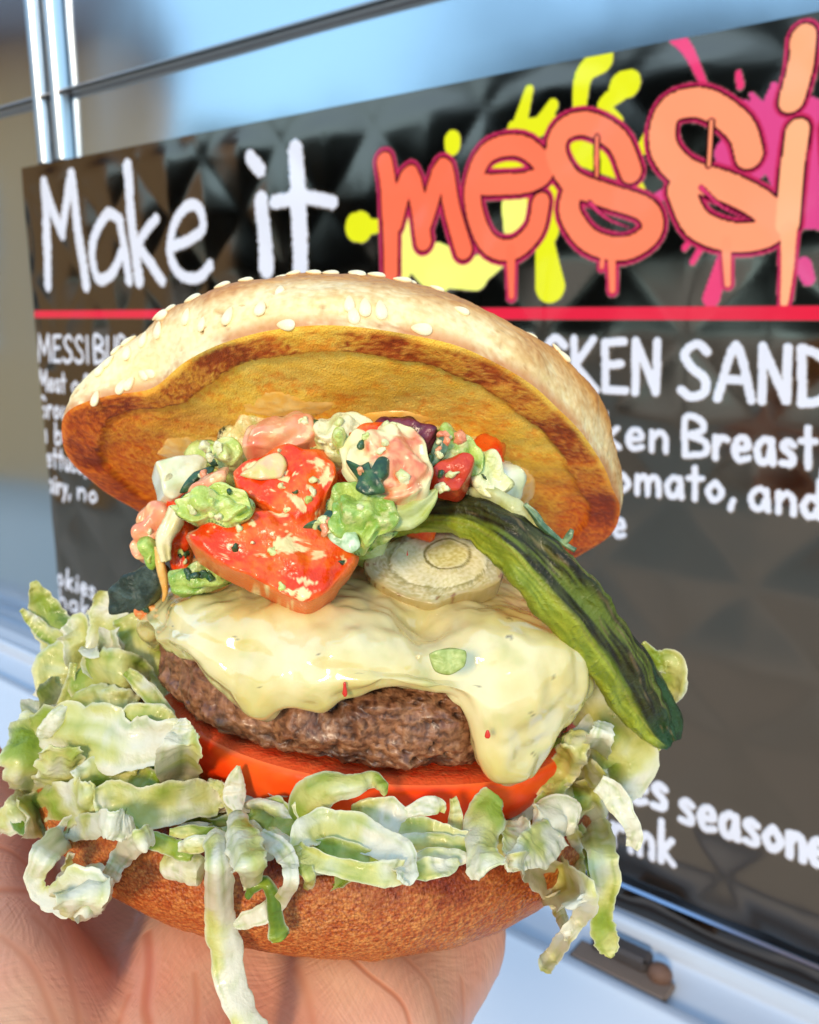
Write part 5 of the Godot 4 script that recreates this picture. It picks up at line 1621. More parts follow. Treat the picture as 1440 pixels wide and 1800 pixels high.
func build_salsa() -> void:
	var gr := "diced salsa on top of the burger"
	back = 0.012
	var red := func(q, s, f, w): return lin(222, 58, 10).lerp(lin(240, 112, 36), clampf(0.3 + 1.2 * n3(nf, w, 7000.0) + 0.6 * n3(nf, w, 40000.0), 0, 1)).lerp(lin(226, 120, 50), 0.7 * ss(0.93, 1.0, s))
	# red flesh with cream dressing smeared over it where the photograph shows it: middle and reach in pixels
	var smeared := func(spots):
		return func(q, s, f, w):
			var c: Color = red.call(q, s, f, w)
			var k := 0.0
			for e in spots:
				var d: Vector2 = (q - Vector2(e[0], e[1])).rotated(-deg_to_rad(e[4])) / Vector2(e[2], e[3])
				k = maxf(k, 1.0 - d.length())
			k = k * 1.15 - 0.42 + 0.95 * n3(nf, w, 14000.0, 33.0) + 0.7 * n3(nf, w, 40000.0, 3.0)
			var cr := lin(238, 226, 160).lerp(lin(232, 190, 130), clampf(0.3 + 1.6 * n3(nf, w, 16000.0, 8.0), 0, 1))
			return c.lerp(cr, ss(0.02, 0.22, k) * 0.9)
	var deepred := func(q, s, f, w): return lin(176, 36, 18).lerp(lin(206, 70, 36), clampf(0.4 + 1.2 * n3(nf, w, 9000.0), 0, 1))
	var rose := func(q, s, f, w): return lin(236, 160, 112).lerp(lin(226, 118, 84), clampf(0.3 + 1.2 * n3(nf, w, 9000.0), 0, 1))
	var creamrose := func(q, s, f, w):
		var d: float = (q - Vector2(700, 838)).length()
		var k := ss(62, 34, d + 50.0 * n3(nf, w, 9000.0))
		return lin(234, 220, 160).lerp(lin(214, 112, 72).lerp(lin(232, 150, 100), clampf(0.5 + 1.6 * n3(nf, w, 26000.0), 0, 1)), k)
	var avo := func(q, s, f, w): return lin(178, 196, 84).lerp(lin(222, 226, 150), clampf(0.4 + 1.3 * n3(nf, w, 8000.0) + 0.5 * n3(nf, w, 36000.0), 0, 1))
	var avo_green := func(q, s, f, w): return lin(130, 166, 58).lerp(lin(196, 210, 110), clampf(0.4 + 1.3 * n3(nf, w, 9000.0) + 0.5 * n3(nf, w, 36000.0), 0, 1))
	var white := func(q, s, f, w): return lin(240, 236, 206).lerp(lin(214, 218, 160), clampf(0.3 + 1.3 * n3(nf, w, 6000.0), 0, 1))
	var cream := func(q, s, f, w): return lin(232, 226, 178).lerp(lin(206, 210, 130), clampf(0.35 + 1.3 * n3(nf, w, 9000.0), 0, 1))
	var purple := func(q, s, f, w): return lin(84, 28, 44).lerp(lin(130, 58, 70), clampf(0.4 + 1.3 * n3(nf, w, 14000.0), 0, 1))
	var orange := func(q, s, f, w): return lin(236, 166, 84).lerp(lin(226, 120, 60), clampf(0.4 + 1.3 * n3(nf, w, 12000.0), 0, 1))
	var herb := func(q, s, f, w): return lin(30, 62, 36).lerp(lin(62, 100, 54), clampf(0.4 + 1.6 * n3(nf, w, 26000.0), 0, 1))
	var palegreen := func(q, s, f, w): return lin(206, 220, 180).lerp(lin(142, 172, 116), clampf(0.3 + 1.5 * n3(nf, w, 22000.0), 0, 1))
	# what carries the pile, at the back
	dice("salsa_base", "creamy mixed salsa mass filling the gap under the tilted top bun", "salsa", [330, 870, 370, 790, 440, 738, 560, 724, 700, 730, 800, 750, 880, 806, 890, 890, 840, 915, 740, 930, 600, 960, 420, 970, 340, 940], 0.158, 0, -0.00006, 0.004, 0.02, 2.5, 0.0020, M.avocado, func(q, s, f, w): return lin(232, 216, 150).lerp(lin(226, 168, 112), clampf(0.3 + 1.6 * n3(nf, w, 6000.0), 0, 1)).lerp(lin(150, 170, 80), 0.7 * ss(0.1, 0.4, n3(nf, w, 7000.0, 60.0))), "", 110)
	# back row
	dice("sauced_chunk", "smooth pinkish sauced chunk right under the bun's middle", "salsa chunk", [432, 798, 442, 770, 470, 748, 520, 740, 552, 752, 562, 782, 520, 796, 470, 802], 0.1415, 0, -0.0001, 0.004, 0.006, 3.0, 0.0008, M.sauce, rose, gr)
	dice("avocado_chunk", "pale creamy lump between the pink chunk and the purple onion", "avocado", [545, 770, 565, 745, 600, 742, 640, 752, 652, 775, 630, 800, 590, 800, 560, 790], 0.1405, 0, -0.0001, 0.004, 0.006, 2.4, 0.0012, M.avocado, cream, gr)
	dice("red_onion_piece", "dark purple onion piece tucked under the bun's middle", "onion", [648, 752, 672, 738, 700, 735, 730, 750, 768, 765, 760, 790, 735, 798, 700, 780, 665, 768], 0.1415, 0, -0.00008, 0.002, 0.004, 4.0, 0.001, M.flesh, purple, gr)
	dice("onion_cube", "square white onion piece at the pile's upper left", "onion", [272, 818, 300, 810, 345, 805, 362, 815, 350, 850, 322, 872, 300, 882, 284, 874, 280, 845], 0.1475, 0.00004, -0.00005, 0.003, 0.008, 5.0, 0.0004, M.onion, white, gr)
	dice("avocado_chunk", "small greenish lump beside the white onion piece", "avocado", [362, 785, 385, 775, 410, 778, 425, 800, 412, 822, 385, 820, 368, 808], 0.1445, 0, -0.00005, 0.003, 0.006, 2.4, 0.0012, M.avocado, avo, gr)
	dice("avocado_chunk", "green lump with a dark herb leaf at the pile's right", "avocado", [752, 800, 765, 770, 790, 752, 815, 765, 838, 795, 842, 830, 815, 838, 770, 826], 0.1400, 0, -0.00005, 0.003, 0.007, 2.4, 0.0012, M.avocado, avo_green, gr)
	dice("avocado_chunk", "pale green lump right of the small dark red cube", "avocado", [832, 815, 862, 800, 885, 825, 895, 855, 870, 878, 835, 875, 818, 850], 0.1405, 0, -0.00005, 0.003, 0.006, 2.4, 0.0014, M.avocado, cream, gr)
	# left stack
	dice("sauced_chunk", "pink and orange sauced chunk at the pile's far left", "salsa chunk", [246, 925, 262, 900, 295, 885, 332, 895, 330, 930, 310, 960, 282, 985, 250, 985, 236, 965], 0.1470, 0, -0.00004, 0.004, 0.008, 3.0, 0.0014, M.sauce, rose, gr)
	dice("tomato_chunk", "narrow red tomato sliver under the left sauced chunk", "tomato", [300, 955, 325, 920, 338, 940, 336, 985, 325, 1010, 302, 1000], 0.1440, 0, 0, 0.002, 0.004, 4.0, 0.0006, M.flesh, red, gr)
	dice("green_cube", "small green cube at the pile's far left edge", "pepper", [244, 952, 262, 945, 278, 958, 284, 985, 272, 998, 258, 985], 0.1430, 0, 0, 0.002, 0.004, 5.0, 0.0004, M.flesh, avo_green, gr)
	dice("sauced_chunk", "small orange pink lump hanging at the cheese's left corner", "salsa chunk", [246, 1060, 258, 1044, 280, 1052, 300, 1050, 304, 1070, 290, 1086, 262, 1088, 250, 1074], 0.1475, 0, 0, 0.003, 0.004, 2.4, 0.0012, M.sauce, orange, gr)
	var a := Acc.new()
	strip(a, [312, 895, 0.1420, 34, 0, 300, 925, 0.1405, 40, 0, 288, 955, 0.1400, 34, 0, 292, 985, 0.1400, 22, 0], 0.003, 0.4, 0.25, func(al, s, f, w): return lin(240, 226, 180).lerp(lin(222, 206, 130), clampf(0.4 + n3(nf, w, 16000.0), 0, 1)), 30, 10, 0.15, 4.0, 0.5)
	solo("onion_strand", a, M.onion, "cream coated onion strand hanging at the pile's left", "onion", P(290, 950, 0.14), gr)
	a = Acc.new()
	strip(a, [276, 960, 0.1415, 14, 0, 284, 1000, 0.1410, 20, 0, 290, 1035, 0.1410, 14, 0, 288, 1052, 0.1415, 6, 0], 0.002, 0.4, 0.2, func(al, s, f, w): return lin(232, 160, 60).lerp(lin(240, 196, 120), clampf(0.5 + n3(nf, w, 16000.0), 0, 1)), 30, 8, 0.12, 6.0, 0.5)
	solo("cheese_strand", a, M.sauce, "thin orange strand dangling to the cheese's left corner", "cheese", P(288, 1010, 0.141), gr)
	dice("avocado_chunk", "long green avocado piece lying on the cheese's left", "avocado", [300, 1032, 304, 1006, 330, 996, 365, 988, 400, 998, 415, 1014, 385, 1030, 345, 1042, 315, 1046], 0.1350, 0, -0.00004, 0.003, 0.006, 2.4, 0.001, M.avocado, avo_green, gr)
	# front row
	var top := dice("tomato_chunk", "upper red tomato chunk streaked with cream dressing", "tomato", [415, 838, 440, 812, 480, 796, 540, 790, 575, 800, 592, 838, 578, 872, 562, 915, 545, 942, 505, 925, 470, 900, 425, 872], 0.1345, 0, -0.00006, 0.0022, 0.008, 5.0, 0.0006, M.flesh, smeared.call([[468, 828, 46, 20, 0], [545, 868, 22, 12, 60], [520, 888, 46, 10, 40], [562, 820, 26, 20, 0], [500, 850, 20, 8, 30], [575, 850, 12, 26, 0]]), gr, 110)
	dressing(top, [424, 836, 450, 810, 488, 800, 505, 818, 492, 838, 458, 842], 0.1340, 0, -0.00006, 0.0011, lin(240, 186, 140))
	dice("sauced_chunk", "round pinkish chunk under the dark herb leaf in the centre", "salsa chunk", [604, 800, 625, 772, 665, 760, 705, 765, 738, 790, 756, 830, 748, 868, 715, 888, 670, 886, 630, 862, 606, 832], 0.1285, 0, -0.00008, 0.005, 0.008, 2.6, 0.0010, M.sauce, creamrose, gr, 90)
	dice("tomato_chunk", "red cap of tomato on top of the round pinkish chunk", "tomato", [612, 766, 650, 758, 690, 760, 688, 782, 650, 792, 618, 788], 0.1318, 0, -0.0001, 0.002, 0.004, 4.0, 0.0006, M.flesh, red, gr)
	dice("tomato_chunk", "small dark red tomato cube right of the herb leaf", "tomato", [758, 832, 780, 808, 812, 804, 832, 812, 826, 842, 808, 870, 784, 868, 762, 858], 0.1340, 0, -0.00004, 0.0028, 0.007, 5.0, 0.0006, M.flesh, deepred, gr)
	dice("avocado_chunk", "little round green avocado knob above the herb leaf", "avocado", [585, 778, 592, 760, 606, 758, 612, 778, 606, 796, 592, 794], 0.1300, 0, -0.00004, 0.003, 0.003, 2.0, 0.0006, M.avocado, avo, gr)
	var low := dice("tomato_chunk", "largest red tomato wedge hanging over the cheese's front", "tomato", [330, 946, 352, 925, 395, 905, 440, 900, 500, 905, 550, 930, 622, 972, 626, 992, 600, 1022, 565, 1055, 538, 1069, 500, 1052, 450, 1026, 395, 1000, 342, 968], 0.1275, 0.00001, -0.00006, 0.0024, 0.008, 6.0, 0.0006, M.flesh, smeared.call([[508, 972, 42, 32, 20], [525, 1028, 52, 12, 5], [535, 1052, 30, 14, 0], [495, 908, 36, 16, 0], [450, 935, 14, 8, 0], [560, 985, 14, 10, 0]]), gr, 120)
	dice("avocado_chunk", "yellow green avocado lump above the largest tomato wedge", "avocado", [308, 892, 340, 880, 372, 862, 405, 862, 435, 875, 446, 898, 420, 914, 400, 926, 375, 916, 345, 922, 325, 910], 0.1285, 0, -0.00005, 0.0042, 0.006, 2.3, 0.0016, M.avocado, avo, gr, 90)
	dice("sauced_chunk", "rosy tomato skin fold above the yellow green lump", "salsa chunk", [322, 880, 345, 850, 375, 830, 398, 826, 392, 850, 360, 868, 335, 886], 0.1345, 0, 0, 0.002, 0.004, 3.0, 0.0008, M.sauce, rose, gr)
	dice("avocado_chunk", "bright green avocado lump under the herb leaf", "avocado", [580, 905, 592, 880, 612, 866, 640, 876, 680, 892, 700, 910, 690, 935, 660, 948, 640, 968, 612, 955, 590, 935], 0.1245, 0, -0.00006, 0.0045, 0.007, 2.2, 0.0018, M.avocado, avo_green, gr, 90)
	a = Acc.new()
	strip(a, [640, 905, 0.1262, 40, 0, 680, 908, 0.1250, 56, 0, 720, 900, 0.1255, 54, 0, 750, 880, 0.1265, 36, 0, 766, 862, 0.1275, 8, 0], 0.0022, 0.4, 0.3, func(al, s, f, w): return lin(222, 226, 160).lerp(lin(196, 204, 104), clampf(0.4 + 1.3 * n3(nf, w, 12000.0) + 0.3 * s, 0, 1)), 40, 12, 0.16, 8.0, 0.5)
	solo("lettuce_shred", a, M.leaf, "ragged pale leaf edge fanning out right of the herb leaf", "lettuce", P(710, 900, 0.1255), gr)
	a = Acc.new()
	strip(a, [825, 862, 0.1390, 16, 0, 860, 872, 0.1375, 34, 0, 900, 895, 0.1365, 42, 0, 935, 925, 0.1365, 34, 0, 944, 940, 0.1365, 12, 0], 0.0012, 0.4, 0.2, func(al, s, f, w): return lin(226, 224, 166).lerp(lin(196, 196, 110), clampf(0.4 + 1.3 * n3(nf, w, 12000.0), 0, 1)), 40, 10, 0.12, 9.0)
	solo("lettuce_shred", a, M.leaf, "pale limp shred lying along the pepper strip's top", "lettuce", P(900, 895, 0.1365), gr)
	# herbs
	dice("cilantro_leaf", "dark glossy herb leaf in the centre of the pile", "herb leaf", [610, 812, 630, 818, 648, 812, 655, 826, 668, 806, 684, 812, 682, 836, 672, 848, 676, 866, 655, 870, 640, 868, 624, 860, 626, 842], 0.1222, 0, -0.00006, 0.0016, 0.0004, 2.0, 0.0004, M.herb, herb, "herb leaves on the salsa")
	dice("cilantro_leaf", "dark twisted herb leaf over the largest tomato wedge", "herb leaf", [528, 926, 548, 915, 560, 918, 575, 900, 592, 906, 600, 922, 585, 930, 575, 938, 556, 930], 0.1222, 0, -0.00006, 0.001, 0.0004, 2.0, 0.0004, M.herb, herb, "herb leaves on the salsa")
	dice("cilantro_leaf", "pale underside of a herb leaf hanging beside the tomato wedge", "herb leaf", [574, 934, 592, 922, 612, 922, 626, 944, 632, 960, 618, 972, 600, 965, 582, 950], 0.1208, 0, -0.00006, 0.001, 0.0004, 2.0, 0.0004, M.herb, palegreen, "herb leaves on the salsa")
	dice("cilantro_leaf", "dark herb scrap beside the white onion piece", "herb leaf", [340, 828, 360, 822, 378, 818, 372, 832, 350, 845, 335, 862, 318, 866, 328, 848], 0.1390, 0, -0.00004, 0.0008, 0.0004, 2.0, 0.0004, M.herb, herb, "herb leaves on the salsa")
	dice("cilantro_leaf", "dark herb leaf folded on the small greenish lump", "herb leaf", [362, 796, 372, 790, 376, 808, 384, 818, 374, 820, 364, 812], 0.1396, 0, -0.00004, 0.0008, 0.0004, 2.0, 0.0004, M.herb, herb, "herb leaves on the salsa")
	dice("cilantro_leaf", "upright green herb leaf on the right hand lump", "herb leaf", [752, 815, 762, 785, 776, 762, 788, 766, 784, 790, 772, 812, 760, 822], 0.1345, 0, -0.00004, 0.001, 0.0004, 2.0, 0.0004, M.herb, palegreen_dark(), "herb leaves on the salsa")
	a = Acc.new()
	strip(a, [922, 886, 0.1352, 12, 0, 940, 905, 0.1345, 18, 0, 960, 930, 0.1338, 16, 0, 985, 950, 0.1335, 12, 0, 1012, 968, 0.1330, 10, 0], 0.0014, 0.3, 0.3, func(al, s, f, w): return lin(70, 100, 66).lerp(lin(150, 170, 120), clampf(0.4 + 1.6 * n3(nf, w, 20000.0), 0, 1)), 40, 8, 0.2, 12.0, 0.5)
	strip(a, [990, 955, 0.1334, 10, 0, 1000, 942, 0.1330, 14, 0, 1006, 930, 0.1330, 8, 0], 0.0014, 0.3, 0.3, func(al, s, f, w): return lin(70, 100, 66).lerp(lin(150, 170, 120), clampf(0.4 + 1.6 * n3(nf, w, 20000.0), 0, 1)), 16, 8, 0.2, 14.0, 0.5)
	solo("herb_sprig", a, M.herb, "forked herb stem between the pepper strip and the bun's right edge", "herb stem", P(965, 930, 0.134), "herb leaves on the salsa")
	# more of the mix where the pile is deep
	var says := {"avocado_chunk": avo, "tomato_chunk": red, "onion_cube": white}
	for k in 26:
		var called: String = ["avocado_chunk", "tomato_chunk", "onion_cube"][k % 3]
		var at := P(rng.randf_range(310, 900), rng.randf_range(800, 960), rng.randf_range(0.148, 0.160))
		a = Acc.new()
		var fn: Callable = says[called]
		lump(a, at, Basis.from_euler(Vector3(rng.randf() * 6, rng.randf() * 6, rng.randf() * 6)), Vector3(rng.randf_range(0.003, 0.006), rng.randf_range(0.003, 0.005), rng.randf_range(0.003, 0.006)), 0.0008, 14000.0, func(w, d, g): return fn.call(Vector2.ZERO, 0.5, true, w), float(k), 22, 14, 0.7)
		solo(called, a, M.avocado if k % 3 == 0 else M.flesh if k % 3 == 1 else M.onion, ["avocado bit buried in the salsa behind the front row", "tomato bit buried in the salsa behind the front row", "onion bit buried in the salsa behind the front row"][k % 3], ["avocado", "tomato", "onion"][k % 3], at, ["buried avocado bits", "buried tomato bits", "buried onion bits"][k % 3])
	a = Acc.new()
	for k in 90:
		var e = lit[rng.randi() % lit.size()]
		var at: Vector3 = e[0]
		var fn: Callable = [cream, cream, avo, herb, cream, herb, rose, cream][k % 8]
		lump(a, at, Basis.from_euler(Vector3(rng.randf() * 6, rng.randf() * 6, rng.randf() * 6)), Vector3(rng.randf_range(0.0006, 0.0014), rng.randf_range(0.0003, 0.0009), rng.randf_range(0.0005, 0.0013)) * (1.1 if k % 8 in [1, 3, 6, 0] and k % 3 == 0 else 0.7), 0.0004, 40000.0, func(w, d, g): return fn.call(Vector2.ZERO, 0.5, true, w), float(k), 14, 9, 0.85)
	solo("salsa_bits", a, M.avocado, "tiny chopped bits and dressing drops clinging to the salsa", "salsa", P(600, 850, 0.14), "", "stuff")
	back = 0.0


func palegreen_dark() -> Callable:
	return func(q, s, f, w): return lin(66, 96, 66).lerp(lin(120, 148, 104), clampf(0.4 + 1.5 * n3(nf, w, 22000.0), 0, 1))


# ---------------------------------------------------------------- the hand
func build_hand() -> void:
	# bones in the bun's own axes: from, radius, to, radius
	var bones := []
	var add := func(x0, y0, z0, r0, x1, y1, z1, r1): bones.append([Vector3(x0, y0, z0), r0, Vector3(x1, y1, z1), r1])
	# y = 0 is the bun's base
	add.call(-0.036, -0.042, 0.145, 0.025, -0.032, -0.034, 0.100, 0.020)
	add.call(-0.022, -0.042, 0.145, 0.025, -0.022, -0.034, 0.100, 0.020)
	add.call(-0.032, -0.070, 0.230, 0.030, -0.030, -0.044, 0.150, 0.027)
	# the palm: its middle, the index side, the little finger side
	add.call(-0.012, -0.029, 0.100, 0.0180, -0.015, -0.0190, 0.040, 0.0160)
	add.call(-0.015, -0.0190, 0.040, 0.0160, -0.022, -0.0170, -0.016, 0.0145)
	add.call(-0.034, -0.036, 0.075, 0.0150, -0.045, -0.0165, -0.010, 0.0145)
	add.call(-0.006, -0.0180, 0.035, 0.0160, 0.000, -0.0165, -0.014, 0.0145)
	add.call(-0.010, -0.027, 0.095, 0.0170, 0.013, -0.0165, 0.050, 0.0160)
	add.call(0.013, -0.0165, 0.050, 0.0160, 0.029, -0.0170, 0.016, 0.0160)
	add.call(0.010, -0.0170, 0.045, 0.0160, 0.020, -0.0155, -0.006, 0.0140)
	# the ball of the thumb and the thumb
	add.call(-0.046, -0.027, 0.105, 0.0190, -0.049, -0.0190, 0.058, 0.0205)
	add.call(-0.049, -0.0190, 0.058, 0.0205, -0.068, -0.0110, 0.026, 0.0150)
	add.call(-0.068, -0.0110, 0.026, 0.0150, -0.082, -0.0020, 0.008, 0.0128)
	add.call(-0.082, -0.0020, 0.008, 0.0128, -0.096, 0.0030, -0.010, 0.0110)
	add.call(-0.096, 0.0030, -0.010, 0.0110, -0.101, 0.0050, -0.034, 0.0090)
	# fingers, under the bun and up behind it
	for f in [[-0.046, -0.012, -0.056, 0.0102], [-0.022, -0.018, -0.024, 0.0106], [0.001, -0.016, 0.008, 0.0100], [0.021, -0.008, 0.036, 0.0088]]:
		var x: float = f[0]
		var z: float = f[1]
		var x2: float = f[2]
		var r: float = f[3]
		add.call(x, -0.0145, z, r * 1.15, lerpf(x, x2, 0.5), -0.0130, z - 0.036, r)
		add.call(lerpf(x, x2, 0.5), -0.0130, z - 0.036, r, lerpf(x, x2, 0.8), -0.0060, z - 0.058, r * 0.94)
		add.call(lerpf(x, x2, 0.8), -0.0060, z - 0.058, r * 0.94, x2, 0.0070, z - 0.072, r * 0.82)
	var cell := 0.0016
	var lo := Vector3(-0.118, -0.088, -0.105)
	var hi := Vector3(0.056, 0.034, 0.215)
	var nx := int((hi.x - lo.x) / cell) + 1
	var ny := int((hi.y - lo.y) / cell) + 1
	var nzz := int((hi.z - lo.z) / cell) + 1
	var field := PackedFloat32Array()
	field.resize(nx * ny * nzz)
	var K := 1.0 / 0.0020
	for b in bones:
		var a0: Vector3 = b[0]
		var a1: Vector3 = b[2]
		var r0: float = b[1]
		var r1: float = b[3]
		var m := maxf(r0, r1) + 0.009
		var i0 := maxi(0, int((minf(a0.x, a1.x) - m - lo.x) / cell))
		var i1 := mini(nx - 1, int((maxf(a0.x, a1.x) + m - lo.x) / cell))
		var j0 := maxi(0, int((minf(a0.y, a1.y) - m - lo.y) / cell))
		var j1 := mini(ny - 1, int((maxf(a0.y, a1.y) + m - lo.y) / cell))
		var k0 := maxi(0, int((minf(a0.z, a1.z) - m - lo.z) / cell))
		var k1 := mini(nzz - 1, int((maxf(a0.z, a1.z) + m - lo.z) / cell))
		var d := a1 - a0
		var dd := d.length_squared()
		for k in range(k0, k1 + 1):
			for j in range(j0, j1 + 1):
				var row := (k * ny + j) * nx
				for i in range(i0, i1 + 1):
					var q := lo + Vector3(i, j, k) * cell - a0
					var t := clampf(q.dot(d) / dd, 0.0, 1.0)
					var ds := (q - d * t).length() - lerpf(r0, r1, t)
					if ds < 0.009: field[row + i] += exp(-K * ds)
	# surface nets
	var index := {}
	var vs := PackedVector3Array()
	var sx := 1
	var sy := nx
	var sz := nx * ny
	var offs := [0, sx, sy, sx + sy, sz, sx + sz, sy + sz, sx + sy + sz]
	for k in nzz - 1:
		for j in ny - 1:
			var row := k * sz + j * sy
			for i in nx - 1:
				var q := row + i
				var inside := 0
				for o in offs:
					if field[q + o] > 1.0: inside += 1
				if inside == 0 or inside == 8: continue
				var sum := Vector3.ZERO
				var cnt := 0
				for e in [[0, 1], [2, 3], [4, 5], [6, 7], [0, 2], [1, 3], [4, 6], [5, 7], [0, 4], [1, 5], [2, 6], [3, 7]]:
					var fa := field[q + offs[e[0]]]
					var fb := field[q + offs[e[1]]]
					if (fa > 1.0) != (fb > 1.0):
						var la := log(maxf(fa, 1e-6))
						var lb := log(maxf(fb, 1e-6))
						var t := la / (la - lb)
						var pa := Vector3(e[0] & 1, (e[0] >> 1) & 1, e[0] >> 2)
						var pb := Vector3(e[1] & 1, (e[1] >> 1) & 1, e[1] >> 2)
						sum += pa.lerp(pb, t)
						cnt += 1
				index[q] = vs.size()
				vs.append(lo + (Vector3(i, j, k) + sum / cnt) * cell)
	var a := Acc.new()
	var ix := PackedInt32Array()
	for q in index:
		var k: int = q / sz
		var j: int = (q - k * sz) / sy
		var i: int = q - k * sz - j * sy
		for ax in 3:
			var st: int = [sx, sy, sz][ax]
			var u: int = [sy, sz, sx][ax]
			var v: int = [sz, sx, sy][ax]
			var cu: int = [j, k, i][ax]
			var cv: int = [k, i, j][ax]
			if cu == 0 or cv == 0: continue
			var f0 := field[q] > 1.0
			var f1 := field[q + st] > 1.0
			if f0 == f1: continue
			if not (index.has(q - u) and index.has(q - v) and index.has(q - u - v)): continue
			var A: int = index[q]
			var B: int = index[q - u]
			var C: int = index[q - u - v]
			var D: int = index[q - v]
			if f0: ix.append_array([A, C, B, A, D, C])
			else: ix.append_array([A, B, C, A, C, D])
	# one smoothing pass, then normals
	var nb := PackedVector3Array()
	nb.resize(vs.size())
	for pass_ in 2:
		var sum := PackedVector3Array()
		sum.resize(vs.size())
		var cnt := PackedFloat32Array()
		cnt.resize(vs.size())
		for t in range(0, ix.size(), 3):
			var c0 := vs[ix[t]] + vs[ix[t + 1]] + vs[ix[t + 2]]
			for e in 3:
				sum[ix[t + e]] += c0
				cnt[ix[t + e]] += 3.0
		for i in vs.size():
			if cnt[i] > 0.0: vs[i] = sum[i] / cnt[i]
	for t in range(0, ix.size(), 3):
		var n := (vs[ix[t + 2]] - vs[ix[t]]).cross(vs[ix[t + 1]] - vs[ix[t]])
		for e in 3: nb[ix[t + e]] += n
	var T := Transform3D(BUN.basis, BUN * Vector3(0, -0.0215, 0))
	for i in vs.size():
		var l := vs[i]
		var n := nb[i].normalized()
		a.uv.append(Vector2((l.x + 0.12) / 0.18, (l.z + 0.105) / 0.30))
		var low := n3(nf, l, 1600.0)
		var rosy := ss(-0.3, 0.4, n3(nf, l, 900.0, 31.0))
		var c := lin(250, 200, 160).lerp(lin(242, 172, 130), clampf(0.4 + 0.9 * low, 0, 1))
		c = c.lerp(lin(242, 158, 128), 0.75 * rosy)
		a.c.append(c)
		a.v.append(T * (l + n * (0.0004 * n3(nf, l, 5000.0))))
		a.n.append(T.basis * n)
	a.ix = ix
	a.has_uv = true
	# palm lines and skin grain: a drawn relief and a drawn flush
	var W := 1024
	var H := 1700
	var hm := Image.create(W, H, false, Image.FORMAT_RGBA8)
	var al := Image.create(W, H, false, Image.FORMAT_RGBA8)
	var grain := FastNoiseLite.new()
	grain.noise_type = FastNoiseLite.TYPE_SIMPLEX
	grain.frequency = 1.0
	grain.fractal_octaves = 2
	for y in H:
		for x in W:
			var wx := x + 40.0 * nz.get_noise_2d(x * 0.25, y * 0.25)
			var wy := y + 40.0 * nz.get_noise_2d(x * 0.25 + 500.0, y * 0.25)
			var l1 := grain.get_noise_2d((wx * 0.8 + wy * 0.6) * 0.16, (wy * 0.8 - wx * 0.6) * 0.02)
			var l2 := grain.get_noise_2d((wx * 0.75 - wy * 0.65) * 0.14 + 99.0, (wy * 0.75 + wx * 0.65) * 0.02)
			var h := 0.62 + 0.16 * l1 + 0.12 * l2 + 0.05 * grain.get_noise_2d(x * 0.4, y * 0.4)
			hm.set_pixel(x, y, Color(h, h, h))
			var s := 1.0 + 0.02 * l1 + 0.015 * l2
			al.set_pixel(x, y, Color(0.93 * s, 0.92 * s, 0.91 * s))
	var inv := T.affine_inverse()
	var spot := func(px, py):
		var r := ray(px, py)
		var w := CAM + r * ((T.origin - T.basis.y * 0.002 - CAM).dot(T.basis.y) / r.dot(T.basis.y))
		var l := inv * w
		return Vector2((l.x + 0.12) / 0.18 * W, (l.z + 0.105) / 0.30 * H)
	for e in [[[262, 1600, 266, 1660, 262, 1720, 268, 1760, 262, 1830], 3.5, 0.9], [[600, 1700, 650, 1738, 715, 1770, 745, 1840], 2.2, 0.8], [[345, 1690, 350, 1740, 344, 1830], 2.5, 0.4], [[234, 1690, 205, 1745, 165, 1800], 2.5, 0.4], [[820, 1670, 835, 1720, 828, 1770], 2.5, 0.4], [[420, 1700, 405, 1760, 410, 1830], 2.0, 0.3], [[0, 1690, 60, 1730, 130, 1800], 3.0, 0.3], [[60, 1640, 110, 1690, 170, 1800], 3.0, 0.28], [[0, 1530, 30, 1532, 64, 1546], 3.0, 0.5], [[0, 1600, 60, 1590, 110, 1600], 5.0, 0.6], [[520, 1700, 540, 1750, 560, 1830], 3.0, 0.3], [[690, 1690, 760, 1720, 800, 1790], 3.0, 0.3]]:
		var q := rows(e[0], 2)
		var n := (q.size() - 1) * 8
		for i in n:
			var r0 := catmull(q, i / float(n))
			var r1 := catmull(q, (i + 1) / float(n))
			groove(hm, al, spot.call(r0[0], r0[1]), spot.call(r1[0], r1[1]), e[1], e[2])
	var m := mat(0.4, null, 0, 1, 0.05, 0.5)
	m.albedo_texture = ImageTexture.create_from_image(al)
	m.heightmap_enabled = true
	m.heightmap_texture = ImageTexture.create_from_image(hm)
	m.heightmap_scale = 0.02
	solo("hand", a, m, "open left hand holding the burger from below, palm up", "hand", T.origin)


func groove(hm: Image, al: Image, a: Vector2, b: Vector2, r: float, depth: float) -> void:
	var m := r * 2.2
	var d := b - a
	var dd := maxf(d.length_squared(), 1e-6)
	for y in range(maxi(0, int(minf(a.y, b.y) - m)), mini(hm.get_height() - 1, int(maxf(a.y, b.y) + m)) + 1):
		for x in range(maxi(0, int(minf(a.x, b.x) - m)), mini(hm.get_width() - 1, int(maxf(a.x, b.x) + m)) + 1):
			var p := Vector2(x, y)
			var t := clampf((p - a).dot(d) / dd, 0.0, 1.0)
			var k := ss(m, 0.0, p.distance_to(a + d * t)) * depth
			var h := hm.get_pixel(x, y).r
			var nh := minf(h, 0.62 - 0.75 * k)
			hm.set_pixel(x, y, Color(nh, nh, nh))
			var c := al.get_pixel(x, y)
			var want := Color(0.93, 0.92, 0.91).lerp(Color(0.84, 0.70, 0.62), k)
			al.set_pixel(x, y, Color(minf(c.r, want.r), minf(c.g, want.g), minf(c.b, want.b)))


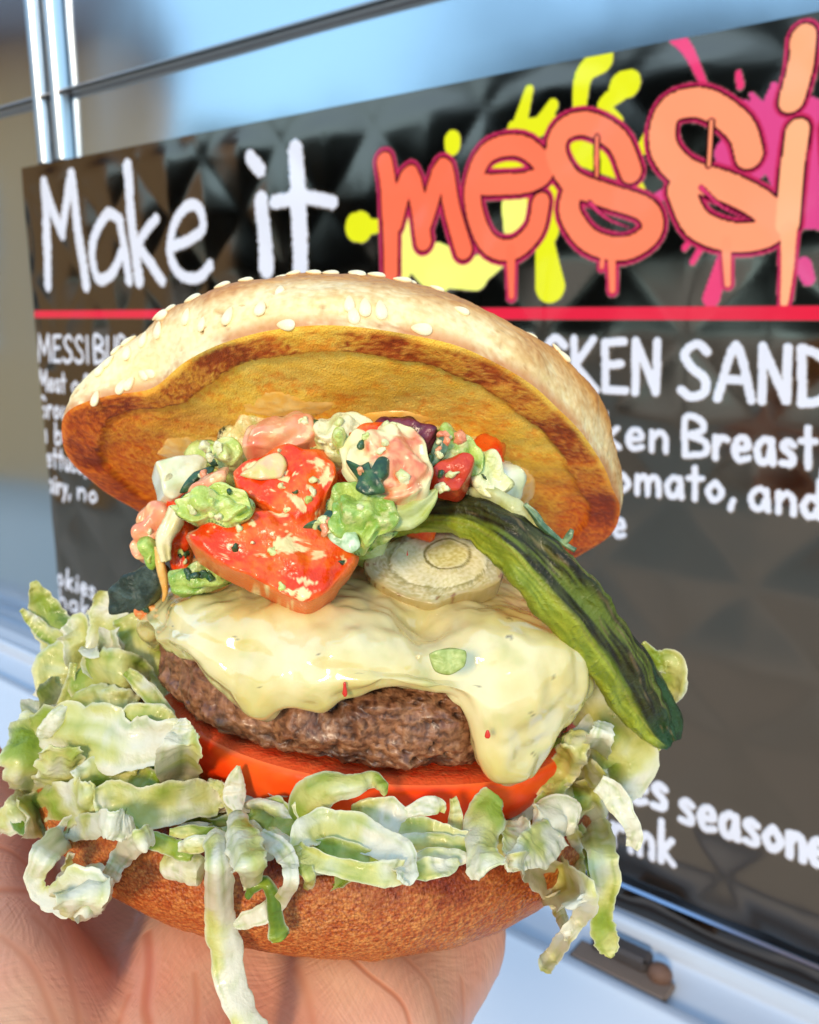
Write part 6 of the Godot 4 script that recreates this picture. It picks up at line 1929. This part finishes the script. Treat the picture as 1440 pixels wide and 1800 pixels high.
# ---------------------------------------------------------------- the scene
func _ready() -> void:
	var cam := Camera3D.new()
	cam.name = "camera"
	cam.position = CAM
	cam.rotation_degrees = Vector3(-PITCH, 0, 0)
	cam.fov = rad_to_deg(2.0 * atan(900.0 / F))
	cam.near = 0.01
	cam.far = 300.0
	var lens := CameraAttributesPhysical.new()
	lens.frustum_focal_length = 5.0
	lens.exposure_aperture = 5.4
	lens.frustum_focus_distance = 0.134
	lens.frustum_near = 0.01
	lens.frustum_far = 300.0
	cam.attributes = lens
	cam.fov = rad_to_deg(2.0 * atan(900.0 / F))
	add_child(cam)
	var env := Environment.new()
	env.background_mode = Environment.BG_SKY
	var sky := Sky.new()
	var sm := ProceduralSkyMaterial.new()
	sm.sky_top_color = Color(0.58, 0.74, 0.91)
	sm.sky_horizon_color = Color(0.72, 0.93, 1.0)
	sm.sky_curve = 0.18
	sm.sky_energy_multiplier = 1.05
	sm.ground_bottom_color = Color(0.45, 0.43, 0.41)
	sm.ground_horizon_color = Color(0.6, 0.6, 0.6)
	sky.sky_material = sm
	env.sky = sky
	env.tonemap_mode = Environment.TONE_MAPPER_LINEAR
	env.tonemap_exposure = 1.82
	env.sdfgi_enabled = true
	env.ssao_enabled = true
	env.ssil_enabled = true
	var we := WorldEnvironment.new()
	we.name = "world_environment"
	we.environment = env
	add_child(we)
	var sun := DirectionalLight3D.new()
	sun.name = "sun"
	sun.light_color = Color(1.0, 0.91, 0.78)
	sun.light_energy = 0.5
	sun.light_angular_distance = 10.0
	sun.shadow_enabled = true
	add_child(sun)
	sun.look_at_from_position(CAM + Vector3(-0.45, 0.68, 1.65), CAM, Vector3.UP)
	rng.seed = 20
	set_up_noise()
	set_up_materials()
	BUN = frame(Vector3(-0.0185, -0.0908, -0.1866), 8.0, 3.0)
	TOP = frame(Vector3(-0.01258, -0.0394, -0.1955), 6.2, 38.4)
	TOM = frame(Vector3(-0.0077, -0.0785, -0.1767), 6.9, 4.2)
	PAT = frame(Vector3(-0.0090, -0.0792, -0.1762), 6.6, 6.0)
	build_surroundings()
	build_truck()
	build_board()
	var t0 := Time.get_ticks_msec()
	build_hand()
	build_bottom_bun()
	build_tomato()
	build_patty()
	build_cheese()
	build_top_bun()
	build_onion()
	build_pepper()
	build_salsa()
	build_lettuce()
